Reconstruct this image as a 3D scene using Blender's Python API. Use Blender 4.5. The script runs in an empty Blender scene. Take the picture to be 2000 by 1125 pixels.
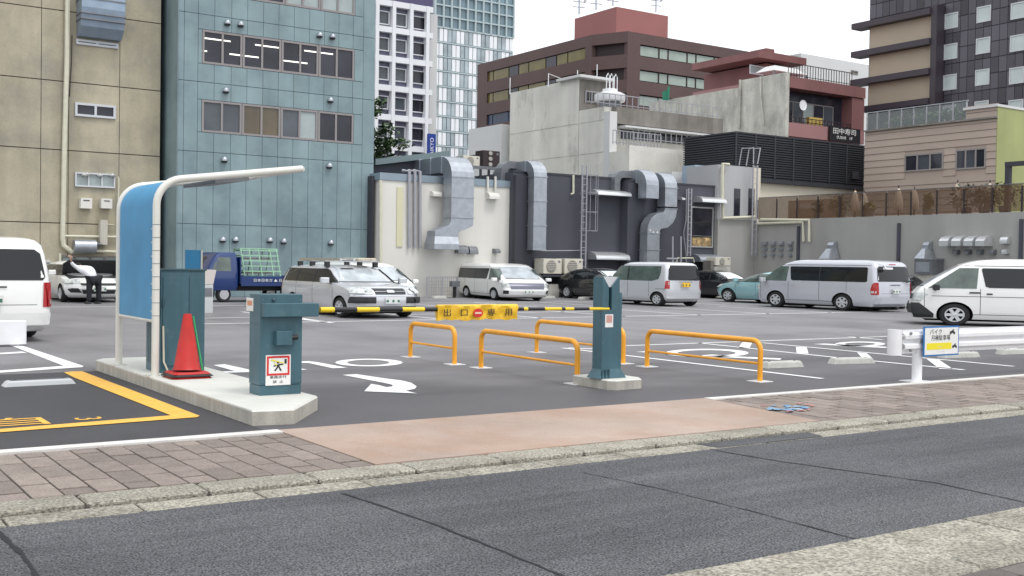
import bpy, math, random
from mathutils import Vector, Matrix
random.seed(7)
SC=bpy.context.scene; COL=SC.collection
R=math.radians
# ------------------------------------------------ camera, sky, sun, exposure
CAMH=1.6; F=2164.; CX,CY=1000,562.5
YAW,PIT,ROL=R(33.99),R(-1.2236),R(.8965)
FW=Vector((math.sin(YAW)*math.cos(PIT),math.cos(YAW)*math.cos(PIT),math.sin(PIT)))
_r=Vector((math.cos(YAW),-math.sin(YAW),0)); _u=_r.cross(FW)
RT=_r*math.cos(ROL)+_u*math.sin(ROL); UP=-_r*math.sin(ROL)+_u*math.cos(ROL)
cd=bpy.data.cameras.new('camera'); cam=bpy.data.objects.new('camera',cd); COL.objects.link(cam)
cd.sensor_width=36; cd.lens=36*F/2000; cd.clip_start=.1; cd.clip_end=3000
m=Matrix((RT,UP,-FW)).transposed().to_4x4(); m.translation=Vector((0,0,CAMH)); cam.matrix_world=m
SC.camera=cam
W=bpy.data.worlds.new('World'); SC.world=W; W.use_nodes=True
nt=W.node_tree; bg=nt.nodes['Background']
sky=nt.nodes.new('ShaderNodeTexSky'); sky.sky_type='NISHITA'; sky.sun_disc=False
sky.sun_elevation=R(62); sky.sun_rotation=R(200); sky.air_density=1.0; sky.dust_density=2.5; sky.ozone_density=1
hs=nt.nodes.new('ShaderNodeHueSaturation'); hs.inputs['Saturation'].default_value=.10; hs.inputs['Value'].default_value=1.0
mx=nt.nodes.new('ShaderNodeMix'); mx.data_type='RGBA'; mx.inputs[0].default_value=.6
mx.inputs[7].default_value=(11.5,11.9,12.4,1)
nt.links.new(sky.outputs[0],hs.inputs['Color']); nt.links.new(hs.outputs[0],mx.inputs[6]); nt.links.new(mx.outputs[2],bg.inputs[0])
bg.inputs[1].default_value=.13
sd=bpy.data.lights.new('sun','SUN'); sd.energy=1.3; sd.angle=R(16); sd.color=(1,.97,.93)
so=bpy.data.objects.new('sun',sd); COL.objects.link(so); so.rotation_euler=(R(28),0,R(20))
SC.view_settings.view_transform='Standard'; SC.view_settings.look='None'; SC.view_settings.gamma=1
SC.view_settings.use_curve_mapping=False; SC.view_settings.exposure=0.22
try:
    SC.cycles.max_bounces=5; SC.cycles.diffuse_bounces=3; SC.cycles.glossy_bounces=3; SC.cycles.transparent_max_bounces=6; SC.cycles.use_denoising=True
except Exception: pass
# ------------------------------------------------ picture <-> place
def ray(x,y): return FW+RT*((x-CX)/F)+UP*((CY-y)/F)
def G(x,y,z=0):
    d=ray(x,y); t=(z-CAMH)/d.z; return (t*d.x,t*d.y)
def PV(x,y,V):
    d=ray(x,y); t=V/d.y; return (t*d.x,CAMH+t*d.z)
def PU(x,y,U):
    d=ray(x,y); t=U/d.x; return (t*d.y,CAMH+t*d.z)
# ------------------------------------------------ materials
MATS={}
def mat(name,col,rough=.6,metal=0.,var=0.,vs=1.,col2=None,ms=1.,mt=.5,mw=.1,bump=0.,bs=20.,streak=0.,ss=2.,rnd=0.,spec=.5,coat=0.,alpha=1.,emit=0.,fine=0.,fs=150.,trans=0.,ior=1.45,stretch=None,local=False,near=None):
    if name in MATS: return MATS[name]
    m=bpy.data.materials.new(name); m.use_nodes=True; n=m.node_tree.nodes; l=m.node_tree.links
    b=n['Principled BSDF']; b.inputs['Roughness'].default_value=rough; b.inputs['Metallic'].default_value=metal
    b.inputs['Specular IOR Level'].default_value=spec; b.inputs['Coat Weight'].default_value=coat; b.inputs['Coat Roughness'].default_value=.04
    b.inputs['Alpha'].default_value=alpha; b.inputs['IOR'].default_value=ior
    if trans: b.inputs['Transmission Weight'].default_value=trans
    if emit: b.inputs['Emission Color'].default_value=(*col,1); b.inputs['Emission Strength'].default_value=emit
    if local: g=n.new('ShaderNodeTexCoord').outputs['Object']
    else: g=n.new('ShaderNodeNewGeometry').outputs['Position']
    def noise(scale,detail=4,sc=None,rough_=.55):
        t=n.new('ShaderNodeTexNoise'); t.inputs['Scale'].default_value=scale; t.inputs['Detail'].default_value=detail; t.inputs['Roughness'].default_value=rough_
        if sc:
            mp=n.new('ShaderNodeMapping'); mp.inputs['Scale'].default_value=sc; l.new(g,mp.inputs[0]); l.new(mp.outputs[0],t.inputs['Vector'])
        else: l.new(g,t.inputs['Vector'])
        return t.outputs['Fac']
    def rng(s,a,b2,c=0.,d=1.):
        t=n.new('ShaderNodeMapRange'); l.new(s,t.inputs[0])
        for i,v in enumerate((a,b2,c,d)): t.inputs[i+1].default_value=v
        return t.outputs[0]
    def mul(a,bb):
        t=n.new('ShaderNodeMath'); t.operation='MULTIPLY'; l.new(a,t.inputs[0]); l.new(bb,t.inputs[1]); return t.outputs[0]
    fac=None
    def add(f):
        nonlocal fac
        fac=f if fac is None else mul(fac,f)
    if var: add(rng(noise(vs,5),.3,.7,1-var,1+var))
    if fine: add(rng(noise(fs,3),.35,.65,1-fine,1+fine))
    if streak: add(rng(noise(ss,4,(1,1,.12)),.35,.7,1-streak,1+streak*.5))
    if rnd:
        oi=n.new('ShaderNodeObjectInfo'); add(rng(oi.outputs['Random'],0,1,1-rnd,1+rnd))
    csock=None
    if col2 is not None:
        mm=n.new('ShaderNodeMix'); mm.data_type='RGBA'; mm.inputs[6].default_value=(*col,1); mm.inputs[7].default_value=(*col2,1)
        l.new(rng(noise(ms,6,stretch,.65),mt-mw,mt+mw),mm.inputs[0]); csock=mm.outputs[2]
    if near:  # base colour blends darker towards the entrance, border broken by noise
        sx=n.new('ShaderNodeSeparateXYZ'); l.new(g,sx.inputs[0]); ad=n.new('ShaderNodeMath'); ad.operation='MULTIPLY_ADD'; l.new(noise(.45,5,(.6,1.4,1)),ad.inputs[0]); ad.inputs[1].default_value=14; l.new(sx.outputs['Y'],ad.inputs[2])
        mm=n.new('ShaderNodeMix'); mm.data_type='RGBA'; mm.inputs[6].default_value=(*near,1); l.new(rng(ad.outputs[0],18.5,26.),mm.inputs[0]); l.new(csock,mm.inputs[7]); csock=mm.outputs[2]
    if fac is not None:
        vm=n.new('ShaderNodeVectorMath'); vm.operation='SCALE'
        if csock: l.new(csock,vm.inputs[0])
        else: vm.inputs[0].default_value=col
        l.new(fac,vm.inputs['Scale']); csock=vm.outputs[0]
    if csock: l.new(csock,b.inputs['Base Color'])
    else: b.inputs['Base Color'].default_value=(*col,1)
    if bump:
        bp=n.new('ShaderNodeBump'); bp.inputs['Strength'].default_value=bump; bp.inputs['Distance'].default_value=.02; l.new(noise(bs,4),bp.inputs['Height']); l.new(bp.outputs[0],b.inputs['Normal'])
    MATS[name]=m; return m
# ------------------------------------------------ mesh building
class MB:
    def __init__(s,sc=(1,1,1)): s.v=[]; s.f=[]; s.mi=[]; s.sc=sc; s.cm=0
    def vert(s,p): s.v.append((p[0]*s.sc[0],p[1]*s.sc[1],p[2]*s.sc[2])); return len(s.v)-1
    def face(s,ids): s.f.append(tuple(ids)); s.mi.append(s.cm)
    def poly(s,pts): s.face([s.vert(p) for p in pts]); return s
    def box(s,x0,x1,y0,y1,z0,z1):
        if x0>x1:x0,x1=x1,x0
        if y0>y1:y0,y1=y1,y0
        if z0>z1:z0,z1=z1,z0
        i=[s.vert(p) for p in((x0,y0,z0),(x1,y0,z0),(x1,y1,z0),(x0,y1,z0),(x0,y0,z1),(x1,y0,z1),(x1,y1,z1),(x0,y1,z1))]
        for a in((0,3,2,1),(4,5,6,7),(0,1,5,4),(1,2,6,5),(2,3,7,6),(3,0,4,7)): s.face([i[k] for k in a])
        return s
    def rbox(s,x0,x1,y0,y1,z0,z1,c=.02):
        """box with chamfered upright and top edges"""
        if x0>x1:x0,x1=x1,x0
        if y0>y1:y0,y1=y1,y0
        def ring(i,z): return [(x0+c+i,y0+i,z),(x1-c-i,y0+i,z),(x1-i,y0+c+i,z),(x1-i,y1-c-i,z),(x1-c-i,y1-i,z),(x0+c+i,y1-i,z),(x0+i,y1-c-i,z),(x0+i,y0+c+i,z)]
        return s.loft([ring(0,z0),ring(0,z1-c*.6),ring(c*.6,z1)])
    def loft(s,rings,closed=True,caps=True):
        ids=[[s.vert(p) for p in r] for r in rings]; n=len(rings[0])
        for a,b in zip(ids,ids[1:]):
            for i in range(n if closed else n-1):
                j=(i+1)%n; s.face((a[i],a[j],b[j],b[i]))
        if caps: s.face(list(reversed(ids[0]))); s.face(ids[-1])
        return s
    def prism(s,pts,z0,z1):
        area=sum(a[0]*b[1]-b[0]*a[1] for a,b in zip(pts,pts[1:]+pts[:1]))
        if area<0: pts=list(reversed(pts))
        return s.loft([[(p[0],p[1],z0) for p in pts],[(p[0],p[1],z1) for p in pts]])
    def cyl(s,p0,p1,r0,r1=None,n=12,caps=True):
        r1=r0 if r1 is None else r1; return s.tube([p0,p1],r0,n,caps,radii=[r0,r1])
    def tube(s,path,r,n=10,caps=True,radii=None):
        P=[Vector(p) for p in path]; rings=[]
        t0=(P[1]-P[0]).normalized(); a=Vector((0,0,1)) if abs(t0.z)<.9 else Vector((1,0,0)); u=t0.cross(a).normalized()
        for i,p in enumerate(P):
            t=(P[min(i+1,len(P)-1)]-P[max(i-1,0)]).normalized()
            u=(u-t*u.dot(t)).normalized(); w=t.cross(u); rr=radii[i] if radii else r
            rings.append([tuple(p+u*(rr*math.cos(2*math.pi*k/n))+w*(rr*math.sin(2*math.pi*k/n))) for k in range(n)])
        return s.loft(rings,True,caps)
    def sweep(s,path,side,ws,wn):
        P=[Vector(p) for p in path]; sd_=Vector(side).normalized(); rings=[]
        for i,p in enumerate(P):
            a=(P[i]-P[i-1]).normalized() if i else None; b=(P[i+1]-P[i]).normalized() if i<len(P)-1 else None
            t=((a or b)+(b or a)).normalized(); nn=sd_.cross(t).normalized(); k=1
            if a is not None and b is not None: k=1/max(.5,math.cos(a.angle(b)/2))
            rings.append([tuple(p+sd_*(ws/2*q)+nn*(wn/2*w*k)) for q,w in((-1,-1),(1,-1),(1,1),(-1,1))])
        return s.loft(rings)
    def lathe(s,prof,c=(0,0,0),axis='z',n=24,sq=(1,1),caps=True):
        rings=[]
        for r,h in prof:
            ring=[]
            for k in range(n):
                a=2*math.pi*k/n; x=r*math.cos(a)*sq[0]; y=r*math.sin(a)*sq[1]
                ring.append({'z':(c[0]+x,c[1]+y,c[2]+h),'y':(c[0]+x,c[1]-h,c[2]+y),'x':(c[0]+h,c[1]+x,c[2]+y)}[axis])
            rings.append(ring)
        return s.loft(rings,True,caps)
    def mesh(s,name,mats,smooth=False,angle=35):
        me=bpy.data.meshes.new(name); me.from_pydata(s.v,[],s.f)
        for mm in (mats if isinstance(mats,(list,tuple)) else [mats]): me.materials.append(mm)
        for p,i in zip(me.polygons,s.mi): p.material_index=i
        if smooth:
            me.shade_smooth() if hasattr(me,'shade_smooth') else None
            for p in me.polygons: p.use_smooth=True
            try: me.set_sharp_from_angle(angle=R(angle))
            except Exception: pass
        me.update(); return me
    def build(s,name,mats,parent=None,smooth=False,world=True,angle=35,loc=None,bevel=0):
        """world=True: coordinates are in the place; the object is put at its parent's (unrotated) spot"""
        if world:
            o0=org(parent)
            if parent is None:
                o0=loc or (0,0,0)
            s.v=[(a-o0[0],b-o0[1],c-o0[2]) for a,b,c in s.v]
        me=s.mesh(name,mats,smooth,angle); o=bpy.data.objects.new(name,me); COL.objects.link(o)
        if bevel:
            bv=o.modifiers.new('bevel','BEVEL'); bv.width=bevel; bv.segments=2; bv.limit_method='ANGLE'
        if parent is not None: o.parent=parent
        elif world: o.location=o0
        ORG[o.name]=o0 if world else (0,0,0)
        return o
ORG={}
def org(o): return ORG.get(o.name,(0,0,0)) if o is not None else (0,0,0)
def tag(o,label=None,cat=None,group=None,kind=None):
    if label:o['label']=label
    if cat:o['category']=cat
    if group:o['group']=group
    if kind:o['kind']=kind
    return o
def thing(name,label,cat,loc=(0,0,0),rotz=0,group=None):
    o=bpy.data.objects.new(name,None); COL.objects.link(o); o.location=loc; o.rotation_euler=(0,0,rotz); o.empty_display_size=.2
    ORG[o.name]=tuple(loc); return tag(o,label,cat,group)
def inst(name,me,parent,loc,rz=0,scale=None):
    """one more piece with shared mesh data; loc is in the place"""
    o=bpy.data.objects.new(name,me); COL.objects.link(o); o.parent=parent; p=org(parent)
    o.location=(loc[0]-p[0],loc[1]-p[1],loc[2]-p[2]); o.rotation_euler=(0,0,rz)
    if scale:o.scale=scale
    ORG[o.name]=tuple(loc); return o
def copy_tree(o,parent=None):
    c=o.copy(); COL.objects.link(c); c.parent=parent
    for ch in list(o.children): copy_tree(ch,c)
    return c
def text(name,body,size,mt,origin,xdir,ydir,parent,ext=.0015,align='CENTER',sx=1.,shear=0,world=True):
    c=bpy.data.curves.new('t','FONT'); c.body=body; c.size=size; c.align_x=align; c.align_y='CENTER'; c.extrude=ext; c.resolution_u=3; c.shear=shear
    o=bpy.data.objects.new('t',c); COL.objects.link(o); bpy.context.view_layer.update()
    me=bpy.data.meshes.new_from_object(o.evaluated_get(bpy.context.evaluated_depsgraph_get()))
    bpy.data.objects.remove(o); bpy.data.curves.remove(c)
    X=Vector(xdir).normalized(); Y=Vector(ydir).normalized(); Z=X.cross(Y); p=org(parent) if world else (0,0,0)
    for v in me.vertices:
        q=Vector(origin)+X*(v.co.x*sx)+Y*v.co.y+Z*v.co.z; v.co=q-Vector(p)
    me.materials.clear(); me.materials.append(mt); me.name=name
    o=bpy.data.objects.new(name,me); COL.objects.link(o); o.parent=parent; ORG[o.name]=p
    return o
# facade helpers: plane 'V' faces the camera side (-V), plane 'U' faces -U
def span(pl,pos,TL,BR):
    f=PV if pl=='V' else PU
    s0,z1=f(TL[0],TL[1],pos); s1,z0=f(BR[0],BR[1],pos); return min(s0,s1),max(s0,s1),min(z0,z1),max(z0,z1)
def fslab(mb,pl,pos,s0,s1,z0,z1,o0,o1):
    if pl=='V': mb.box(s0,s1,pos-o1,pos-o0,z0,z1)
    else: mb.box(pos-o1,pos-o0,s0,s1,z0,z1)
    return mb
def fpt(pl,pos,s,z,o): return (s,pos-o,z) if pl=='V' else (pos-o,s,z)
def fp(pl,pos,x,y,o=0):
    f=PV if pl=='V' else PU; s,z=f(x,y,pos); return fpt(pl,pos,s,z,o)
def win(parent,pl,pos,s0,s1,z0,z1,fm,gm,nv=2,nh=1,fw=.07,out=.04,name='window',fr=None,gms=None):
    """frame part with a pane for every light"""
    mb=MB(); fslab(mb,pl,pos,s0,s1,z0,z0+fw,0,out); fslab(mb,pl,pos,s0,s1,z1-fw,z1,0,out)
    xs=[s0+(s1-s0)*(k/nv if fr is None else fr[k]) for k in range(nv+1)]
    for k,x in enumerate(xs):
        a=x if k==0 else (x-fw if k==nv else x-fw/2); fslab(mb,pl,pos,a,a+fw,z0+fw,z1-fw,0,out-.004)
    for h in range(1,nh):
        z=z0+(z1-z0)*h/nh; fslab(mb,pl,pos,s0+fw,s1-fw,z-fw/2,z+fw/2,0,out-.009)
    o=mb.build(name,fm,parent); k=0
    for a,b in zip(xs,xs[1:]):
        for h in range(nh):
            za=z0+(z1-z0)*h/nh; zb=z0+(z1-z0)*(h+1)/nh
            g=gms[k%len(gms)] if gms else gm; k+=1
            fslab(MB(),pl,pos,a+fw*.5,b-fw*.5,za+fw*.5,zb-fw*.5,.002,.012).build('pane',g,o)
    return o
# ------------------------------------------------ palette
M=dict(
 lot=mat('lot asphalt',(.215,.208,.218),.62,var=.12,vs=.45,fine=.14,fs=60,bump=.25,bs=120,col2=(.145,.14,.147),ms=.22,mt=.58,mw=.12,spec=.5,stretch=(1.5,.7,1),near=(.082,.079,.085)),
 lotnew=mat('new asphalt by the entrance',(.060,.059,.064),.75,var=.10,vs=1.2,fine=.18,fs=90,bump=.35,bs=140,spec=.35),
 road=mat('road asphalt',(.116,.117,.124),.8,var=.13,vs=.6,fine=.78,fs=80,bump=.7,bs=90,col2=(.072,.073,.080),ms=1.1,mt=.52,stretch=(.22,1.5,1),mw=.15,spec=.3),
 crack=mat('road seam tar',(.020,.021,.024),.7,spec=.3),
 ground=mat('city ground',(.16,.16,.155),.9,var=.1,vs=.2),
 paintw=mat('white road paint',(.74,.74,.74),.6,var=.07,vs=5,fine=.05,fs=90,col2=(.42,.42,.42),ms=14,mt=.70,mw=.05),
 painty=mat('yellow road paint',(.78,.43,.07),.6,var=.08,vs=5,fine=.05,fs=80,col2=(.4,.27,.12),ms=12,mt=.70,mw=.05),
 salmon=mat('salmon concrete',(.375,.29,.245),.75,var=.14,vs=.7,col2=(.33,.225,.165),ms=1.1,mt=.56,mw=.14,fine=.07,fs=60,bump=.15,bs=60,stretch=(.9,.6,1),streak=0),
 brick=mat('pavement brick',(.225,.187,.165),.85,var=.13,vs=7,fine=.16,fs=50,bump=.4,bs=60,rnd=.20),
 brickd=mat('dark wet brick',(.125,.11,.10),.8,var=.15,vs=4,fine=.15,fs=60,bump=.35,bs=60,rnd=.2),
 joint=mat('brick joint sand',(.07,.06,.055),.95,var=.2,vs=6),
 kerb=mat('washed aggregate kerb',(.325,.305,.255),.85,var=.10,vs=2,fine=.50,fs=48,bump=.8,bs=70,rnd=.13,col2=(.22,.20,.16),ms=3,mt=.6,mw=.12),
 strip=mat('pale kerb strip',(.62,.60,.57),.7,var=.12,vs=3,fine=.06,fs=60),
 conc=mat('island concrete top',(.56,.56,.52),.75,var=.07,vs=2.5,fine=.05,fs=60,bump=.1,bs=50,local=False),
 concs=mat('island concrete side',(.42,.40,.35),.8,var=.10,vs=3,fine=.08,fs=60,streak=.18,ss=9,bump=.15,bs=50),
 blockc=mat('wheel stop concrete',(.46,.46,.43),.8,var=.1,vs=6,fine=.1,fs=60),
 tealbox=mat('teal painted steel box',(.050,.118,.148),.42,var=.10,vs=2.5,streak=.14,ss=9,coat=.12,col2=(.085,.15,.17),ms=7,mt=.66,mw=.08,bump=.06,bs=6),
 tealdk=mat('dark teal steel',(.03,.075,.095),.45),
 bluepanel=mat('blue acrylic panel',(.055,.26,.47),.4,var=.16,vs=1.0,spec=.25),
 cream=mat('cream enamel tube',(.66,.65,.60),.35,coat=.3,var=.04,vs=5),
 white=mat('white enamel',(.78,.78,.80),.35,coat=.3,var=.04,vs=4),
 orange=mat('orange barrier enamel',(.80,.345,.020),.4,coat=.25,var=.10,vs=5,col2=(.38,.15,.03),ms=26,mt=.73,mw=.02),
 yel=mat('yellow boom paint',(.80,.55,.02),.4,coat=.2),
 blk=mat('black boom paint',(.012,.012,.016),.4,coat=.2),
 banner=mat('yellow vinyl banner',(.82,.50,.03),.42,var=.16,vs=9,bump=.5,bs=14),
 red=mat('red plastic cone',(.46,.018,.014),.45,var=.12,vs=6,col2=(.30,.03,.025),ms=12,mt=.62,mw=.08),
 redsign=mat('red sign print',(.60,.03,.03),.5),
 green=mat('green cone edge',(.03,.36,.11),.5),
 rubber=mat('black rubber',(.016,.016,.017),.7),
 blackp=mat('black plastic',(.02,.02,.022),.5),
 signw=mat('white sign print',(.74,.74,.72),.5,var=.04,vs=20),
 signk=mat('black sign print',(.02,.02,.022),.5),
 signb=mat('blue sign border',(.02,.16,.42),.45),
 signy=mat('yellow sign band',(.80,.68,.02),.45),
 galv=mat('galvanised sheet duct',(.42,.45,.49),.42,metal=.75,var=.12,vs=3,col2=(.34,.36,.40),ms=6,mt=.55,mw=.1,bump=.08,bs=30),
 galvd=mat('dark galvanised sheet',(.20,.21,.225),.5,metal=.5,var=.12,vs=3),
 galvb=mat('bright stainless hood',(.70,.71,.72),.3,metal=.7,var=.06,vs=4),
 pipe=mat('grey vinyl pipe',(.34,.34,.37),.5,var=.05,vs=4),
 pipec=mat('cream vinyl pipe',(.60,.58,.46),.5,var=.06,vs=4),
 rust=mat('rust',(.22,.10,.05),.8,var=.2,vs=9),
 lead=mat('leaf',(.045,.085,.022),.6,rnd=.2,var=.3,vs=3),
 bark=mat('bark',(.10,.075,.05),.9,var=.2,vs=8),
 glass=mat('dark window glass',(.055,.06,.075),.08,spec=.9,var=.25,vs=1.2),
)
# ================================================= SETTING: GROUND
def sheet(name,pts,z,mt,parent=None,kind='structure'):
    area=sum(a[0]*b[1]-b[0]*a[1] for a,b in zip(pts,pts[1:]+pts[:1]))
    if area<0: pts=list(reversed(pts))
    o=MB().poly([(p[0],p[1],z) for p in pts]).build(name,mt,parent)
    if kind and parent is None: o['kind']=kind
    return o
def px(pts,z=0): return [G(a,b,z) for a,b in pts]
sheet('ground',[(-900,-600),(900,-600),(900,1500),(-900,1500)],-.25,M['ground'])
road=sheet('road',[(-40,4.3),(70,4.3),(70,7.25),(-40,7.25)],-.035,M['road'])
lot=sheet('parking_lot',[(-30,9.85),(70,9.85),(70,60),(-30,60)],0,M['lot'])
stall=sheet('parking_lot_patch',[(-8,9.86),(3.9,9.86),(3.9,16.2),(-8,16.6)],.003,M['lotnew'])
MB().box(-30,70,9.85,10.2,-.25,-.01).build('lot_edge',M['ground'])['kind']='structure'
# seams in the road surface
def seam(pts,w,parent,z=-.031,mt=None):
    P=[]
    for (a,b) in zip(pts,pts[1:]):
        for k in range(9):
            t=k/9; P.append((a[0]+(b[0]-a[0])*t+random.uniform(-.005,.005),a[1]+(b[1]-a[1])*t+random.uniform(-.006,.006)))
    P.append(pts[-1]); mb=MB(); n=len(P); L=[];Rr=[]
    for i,p in enumerate(P):
        a=P[max(0,i-1)];b=P[min(n-1,i+1)];dx,dy=b[0]-a[0],b[1]-a[1];d=math.hypot(dx,dy) or 1
        ww=w*random.uniform(.5,1.3); L.append((p[0]-dy/d*ww,p[1]+dx/d*ww,z));Rr.append((p[0]+dy/d*ww,p[1]-dx/d*ww,z))
    for i in range(n-1): mb.poly([L[i],Rr[i],Rr[i+1],L[i+1]])
    return mb.build('crack',mt or M['crack'],parent)
seam(px([(1360,866),(1520,893),(1830,935),(2010,974)]),.010,road)
seam(px([(1140,915),(1300,948),(1480,992),(1672,1042)]),.007,road)
seam(px([(672,955),(830,1007),(960,1057),(1130,1125)]),.011,road)
seam(px([(-6,1026),(45,1072),(78,1125)]),.015,road)
for a,b,c in((2.9,4.5,6.9),(9.2,4.6,7.0)): pass
# far edge strip and pavements
MB().box(-30,9.2,9.70,9.86,-.2,.012).build('kerb_strip',M['strip']); 
s2=MB().box(-30,4.0,9.70,9.86,-.2,.012); bpy.data.objects.remove(bpy.data.objects['kerb_strip'])
ks=s2.build('kerb_strip',M['strip']); ks['kind']='structure'
ks=MB().box(9.5,60,9.72,9.86,-.2,.010).build('kerb_strip',M['strip']); ks['kind']='structure'
ramp=MB().prism([(4.0,7.82),(9.2,7.82),(9.5,9.86),(4.0,9.86)],-.2,.006).build('driveway',M['salmon']); ramp['kind']='structure'
def pavement(name,u0,u1,v0,v1,mt,bw,bl,skew=0,pieces=True,u_lim=None,edge=None):
    base=MB().box(u0,u1,v0,v1,-.2,-.010).build(name,M['joint']); base['kind']='structure'
    g=.007
    def bm_(l): return MB().rbox(-bw/2+g,bw/2-g,-l/2+.017,l/2-.017,-.05,0,.006).mesh('brick',mt)
    full,half=bm_(bl),bm_(bl/2); stuff=MB(); c=0; u=u0
    while u+bw<=u1+1e-6:
        v=v0; off=(c%2)*bl/2 if skew==0 else ((c*.37)%1)*bl
        first=True
        while v<v1-.03:
            l=bl
            if first and off>0.05: l=off
            l=min(l,v1-v); first=False
            uc=u+bw/2; vc=v+l/2; z=random.uniform(-.003,.003)
            if edge is None or not edge(uc,vc):
                if u_lim is None or uc<u_lim:
                    me=full if abs(l-bl)<.01 else half; inst('brick',me,base,(uc,vc,z),0,(1,l/(bl if me is full else bl/2),1))
                else: stuff.box(u+g,u+bw-g,v+g,v+l-g,-.05,z)
            v+=l
        u+=bw; c+=1
    if stuff.v: stuff.build('bricks_beyond',mt,base)['kind']='stuff'
    return base
pavement('sidewalk',.2,4.0,7.82,9.70,M['brick'],.2111,.465)
MB().box(-30,.2,7.82,9.70,-.2,-.003).build('sidewalk_beyond',M['brick'])['kind']='structure'
sw=pavement('sidewalk',9.25,30,7.82,9.72,M['brick'],.224,.47,skew=1,u_lim=17.6,edge=lambda u,v:u<9.33+(v-7.82)*.155)
MB().prism([(9.205,7.82),(9.5,7.82),(9.85,9.72),(9.505,9.72)],-.2,-.006).build('sidewalk_edge',M['brick'])['kind']='structure'
# kerb and gutter stones
def stones(name,v0,v1,z,cuts,mt,ch=.02):
    root=MB().box(-30,60,v0+.01,v1-.01,-.2,z-.03).build(name,M['joint']); root['kind']='structure'
    for a,b in zip(cuts,cuts[1:]):
        MB().rbox(a+.008,b-.008,v0,v1,-.15,z+random.uniform(-.003,.003),ch).build('kerb_stone',mt,root)
    return root
kc=[-4+.0]; 
while kc[-1]<24: kc.append(kc[-1]+.82)
stones('kerb',7.50,7.82,.0,kc,M['kerb'],.018)
stones('gutter',7.215,7.475,-.03,[k+.3 for k in kc],M['kerb'],.008)
stones('gutter_near',3.78,4.36,-.03,[.7+k*1.17 for k in range(-3,14)],M['kerb'],.008)
stones('kerb_near',3.50,3.76,-.005,[.5+k*1.0 for k in range(-3,14)],M['kerb'],.03)
ns=pavement('sidewalk_near',4.6,9.4,1.6,3.48,M['brickd'],.30,.62,skew=1)
MB().box(-20,4.6,-6,3.48,-.2,-.004).build('sidewalk_near_beyond',M['brickd'])['kind']='structure'
MB().box(4.6,40,-6,1.6,-.2,-.004).build('sidewalk_near_beyond',M['brickd'])['kind']='structure'
# dark tar patch in the gutter
sheet('gutter_patch',[(7.15,7.218),(8.55,7.218),(8.62,7.47),(7.10,7.47)],-.0262,M['road'])
# ------------------------------------------------ paint on the lot
PN=[0]
def paint(name,pts,mt=None,z=.006,world=False):
    pts=pts if world else px(pts); o=sheet(name,pts,z,mt or M['paintw'],lot,None); return o
def line(a,b,w,mt=None,z=.006,name='painted_line'):
    dx,dy=b[0]-a[0],b[1]-a[1]; d=math.hypot(dx,dy); nx,ny=-dy/d*w/2,dx/d*w/2
    return paint(name,[(a[0]+nx,a[1]+ny),(a[0]-nx,a[1]-ny),(b[0]-nx,b[1]-ny),(b[0]+nx,b[1]+ny)],mt,z,True)
def lpx(a,b,w,**k): return line(G(*a),G(*b),w,**k)
Z5=lambda p:[(x*.25,640+y*.25) for x,y in p]
paint('painted_line',Z5([(500,355),(560,347),(640,345),(1560,695),(1335,692),(580,395)]),M['painty'],.010)
paint('painted_line',Z5([(1335,692),(1560,695),(1540,706),(-200,840),(-200,815)]),M['painty'],.010)
paint('painted_line',Z5([(70,136),(150,135),(655,303),(500,302)]))
paint('painted_line',Z5([(500,301),(655,303),(640,312),(-100,362),(-100,345)]))
paint('painted_line',Z5([(-100,205),(170,188),(215,198),(-100,216)]),z=.005)
# stall lettering (yellow), read from inside the lot
o_=G(52,826); text('stall_lettering','軽自',.62,M['painty'],(o_[0]-.48,o_[1]+.03,.008),(1,0,0),(0,1,0),lot,.001,sx=1.25)
o_=G(170,819); text('stall_number','3',.36,M['painty'],(o_[0],o_[1],.008),(0,-1,0),(1,0,0),lot,.001,sx=1.2)
# arrow, ring and strokes at the exit
Z2=lambda p:[(380+x*.25,640+y*.25) for x,y in p]
paint('arrow',Z2([(1155,372),(1265,366),(1480,398),(1620,416),(1690,432),(1735,462),(1722,480),(1650,496),(1740,517),(1325,500),(1380,442),(1440,452),(1500,468),(1545,462),(1548,450),(1480,434)]))
paint('painted_numeral',Z2([(145,295),(235,288),(430,330),(440,350),(185,357),(205,345),(310,341)]))
paint('painted_numeral',Z2([(440,333),(830,322),(880,329),(820,335),(440,350)]))
paint('painted_numeral',Z2([(780,268),(890,264),(960,272),(1192,315),(1080,320),(890,279),(790,276)]))
def ring(name,c,rx,ry,ix,iy,dx=0,n=36,a0=0,a1=360,f=lambda p:p):
    mb=MB(); P=[];Q=[]
    for k in range(n+1):
        a=R(a0+(a1-a0)*k/n); P.append(G(*f((c[0]+rx*math.cos(a),c[1]+ry*math.sin(a))))); Q.append(G(*f((c[0]+dx+ix*math.cos(a),c[1]+iy*math.sin(a)))))
    for i in range(n): mb.poly([(*P[i],.006),(*Q[i],.006),(*Q[i+1],.006),(*P[i+1],.006)])
    return mb.build(name,M['paintw'],lot)
ring('painted_numeral',(1362,275),263,30,165,21,-5,f=lambda p:Z2([p])[0])
# bay lines
line((8,27.0),(41,27.35),.17)
lpx((588,622),(650,631),.16)
for u in (12.2,16.0,19.3,22.6,25.9,29.2,32.5,35.8):
    line((u,27.05),(u,33.0),.14)
line((4,37.6),(14,37.6),.15); line((19,38.6),(41,38.6),.15); line((9.3,29.6),(24,30.5),.14)
for u in (17.5,20.8,24.1,27.4,30.7,34.0): line((u,34.0),(u,38.6),.13)
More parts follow.
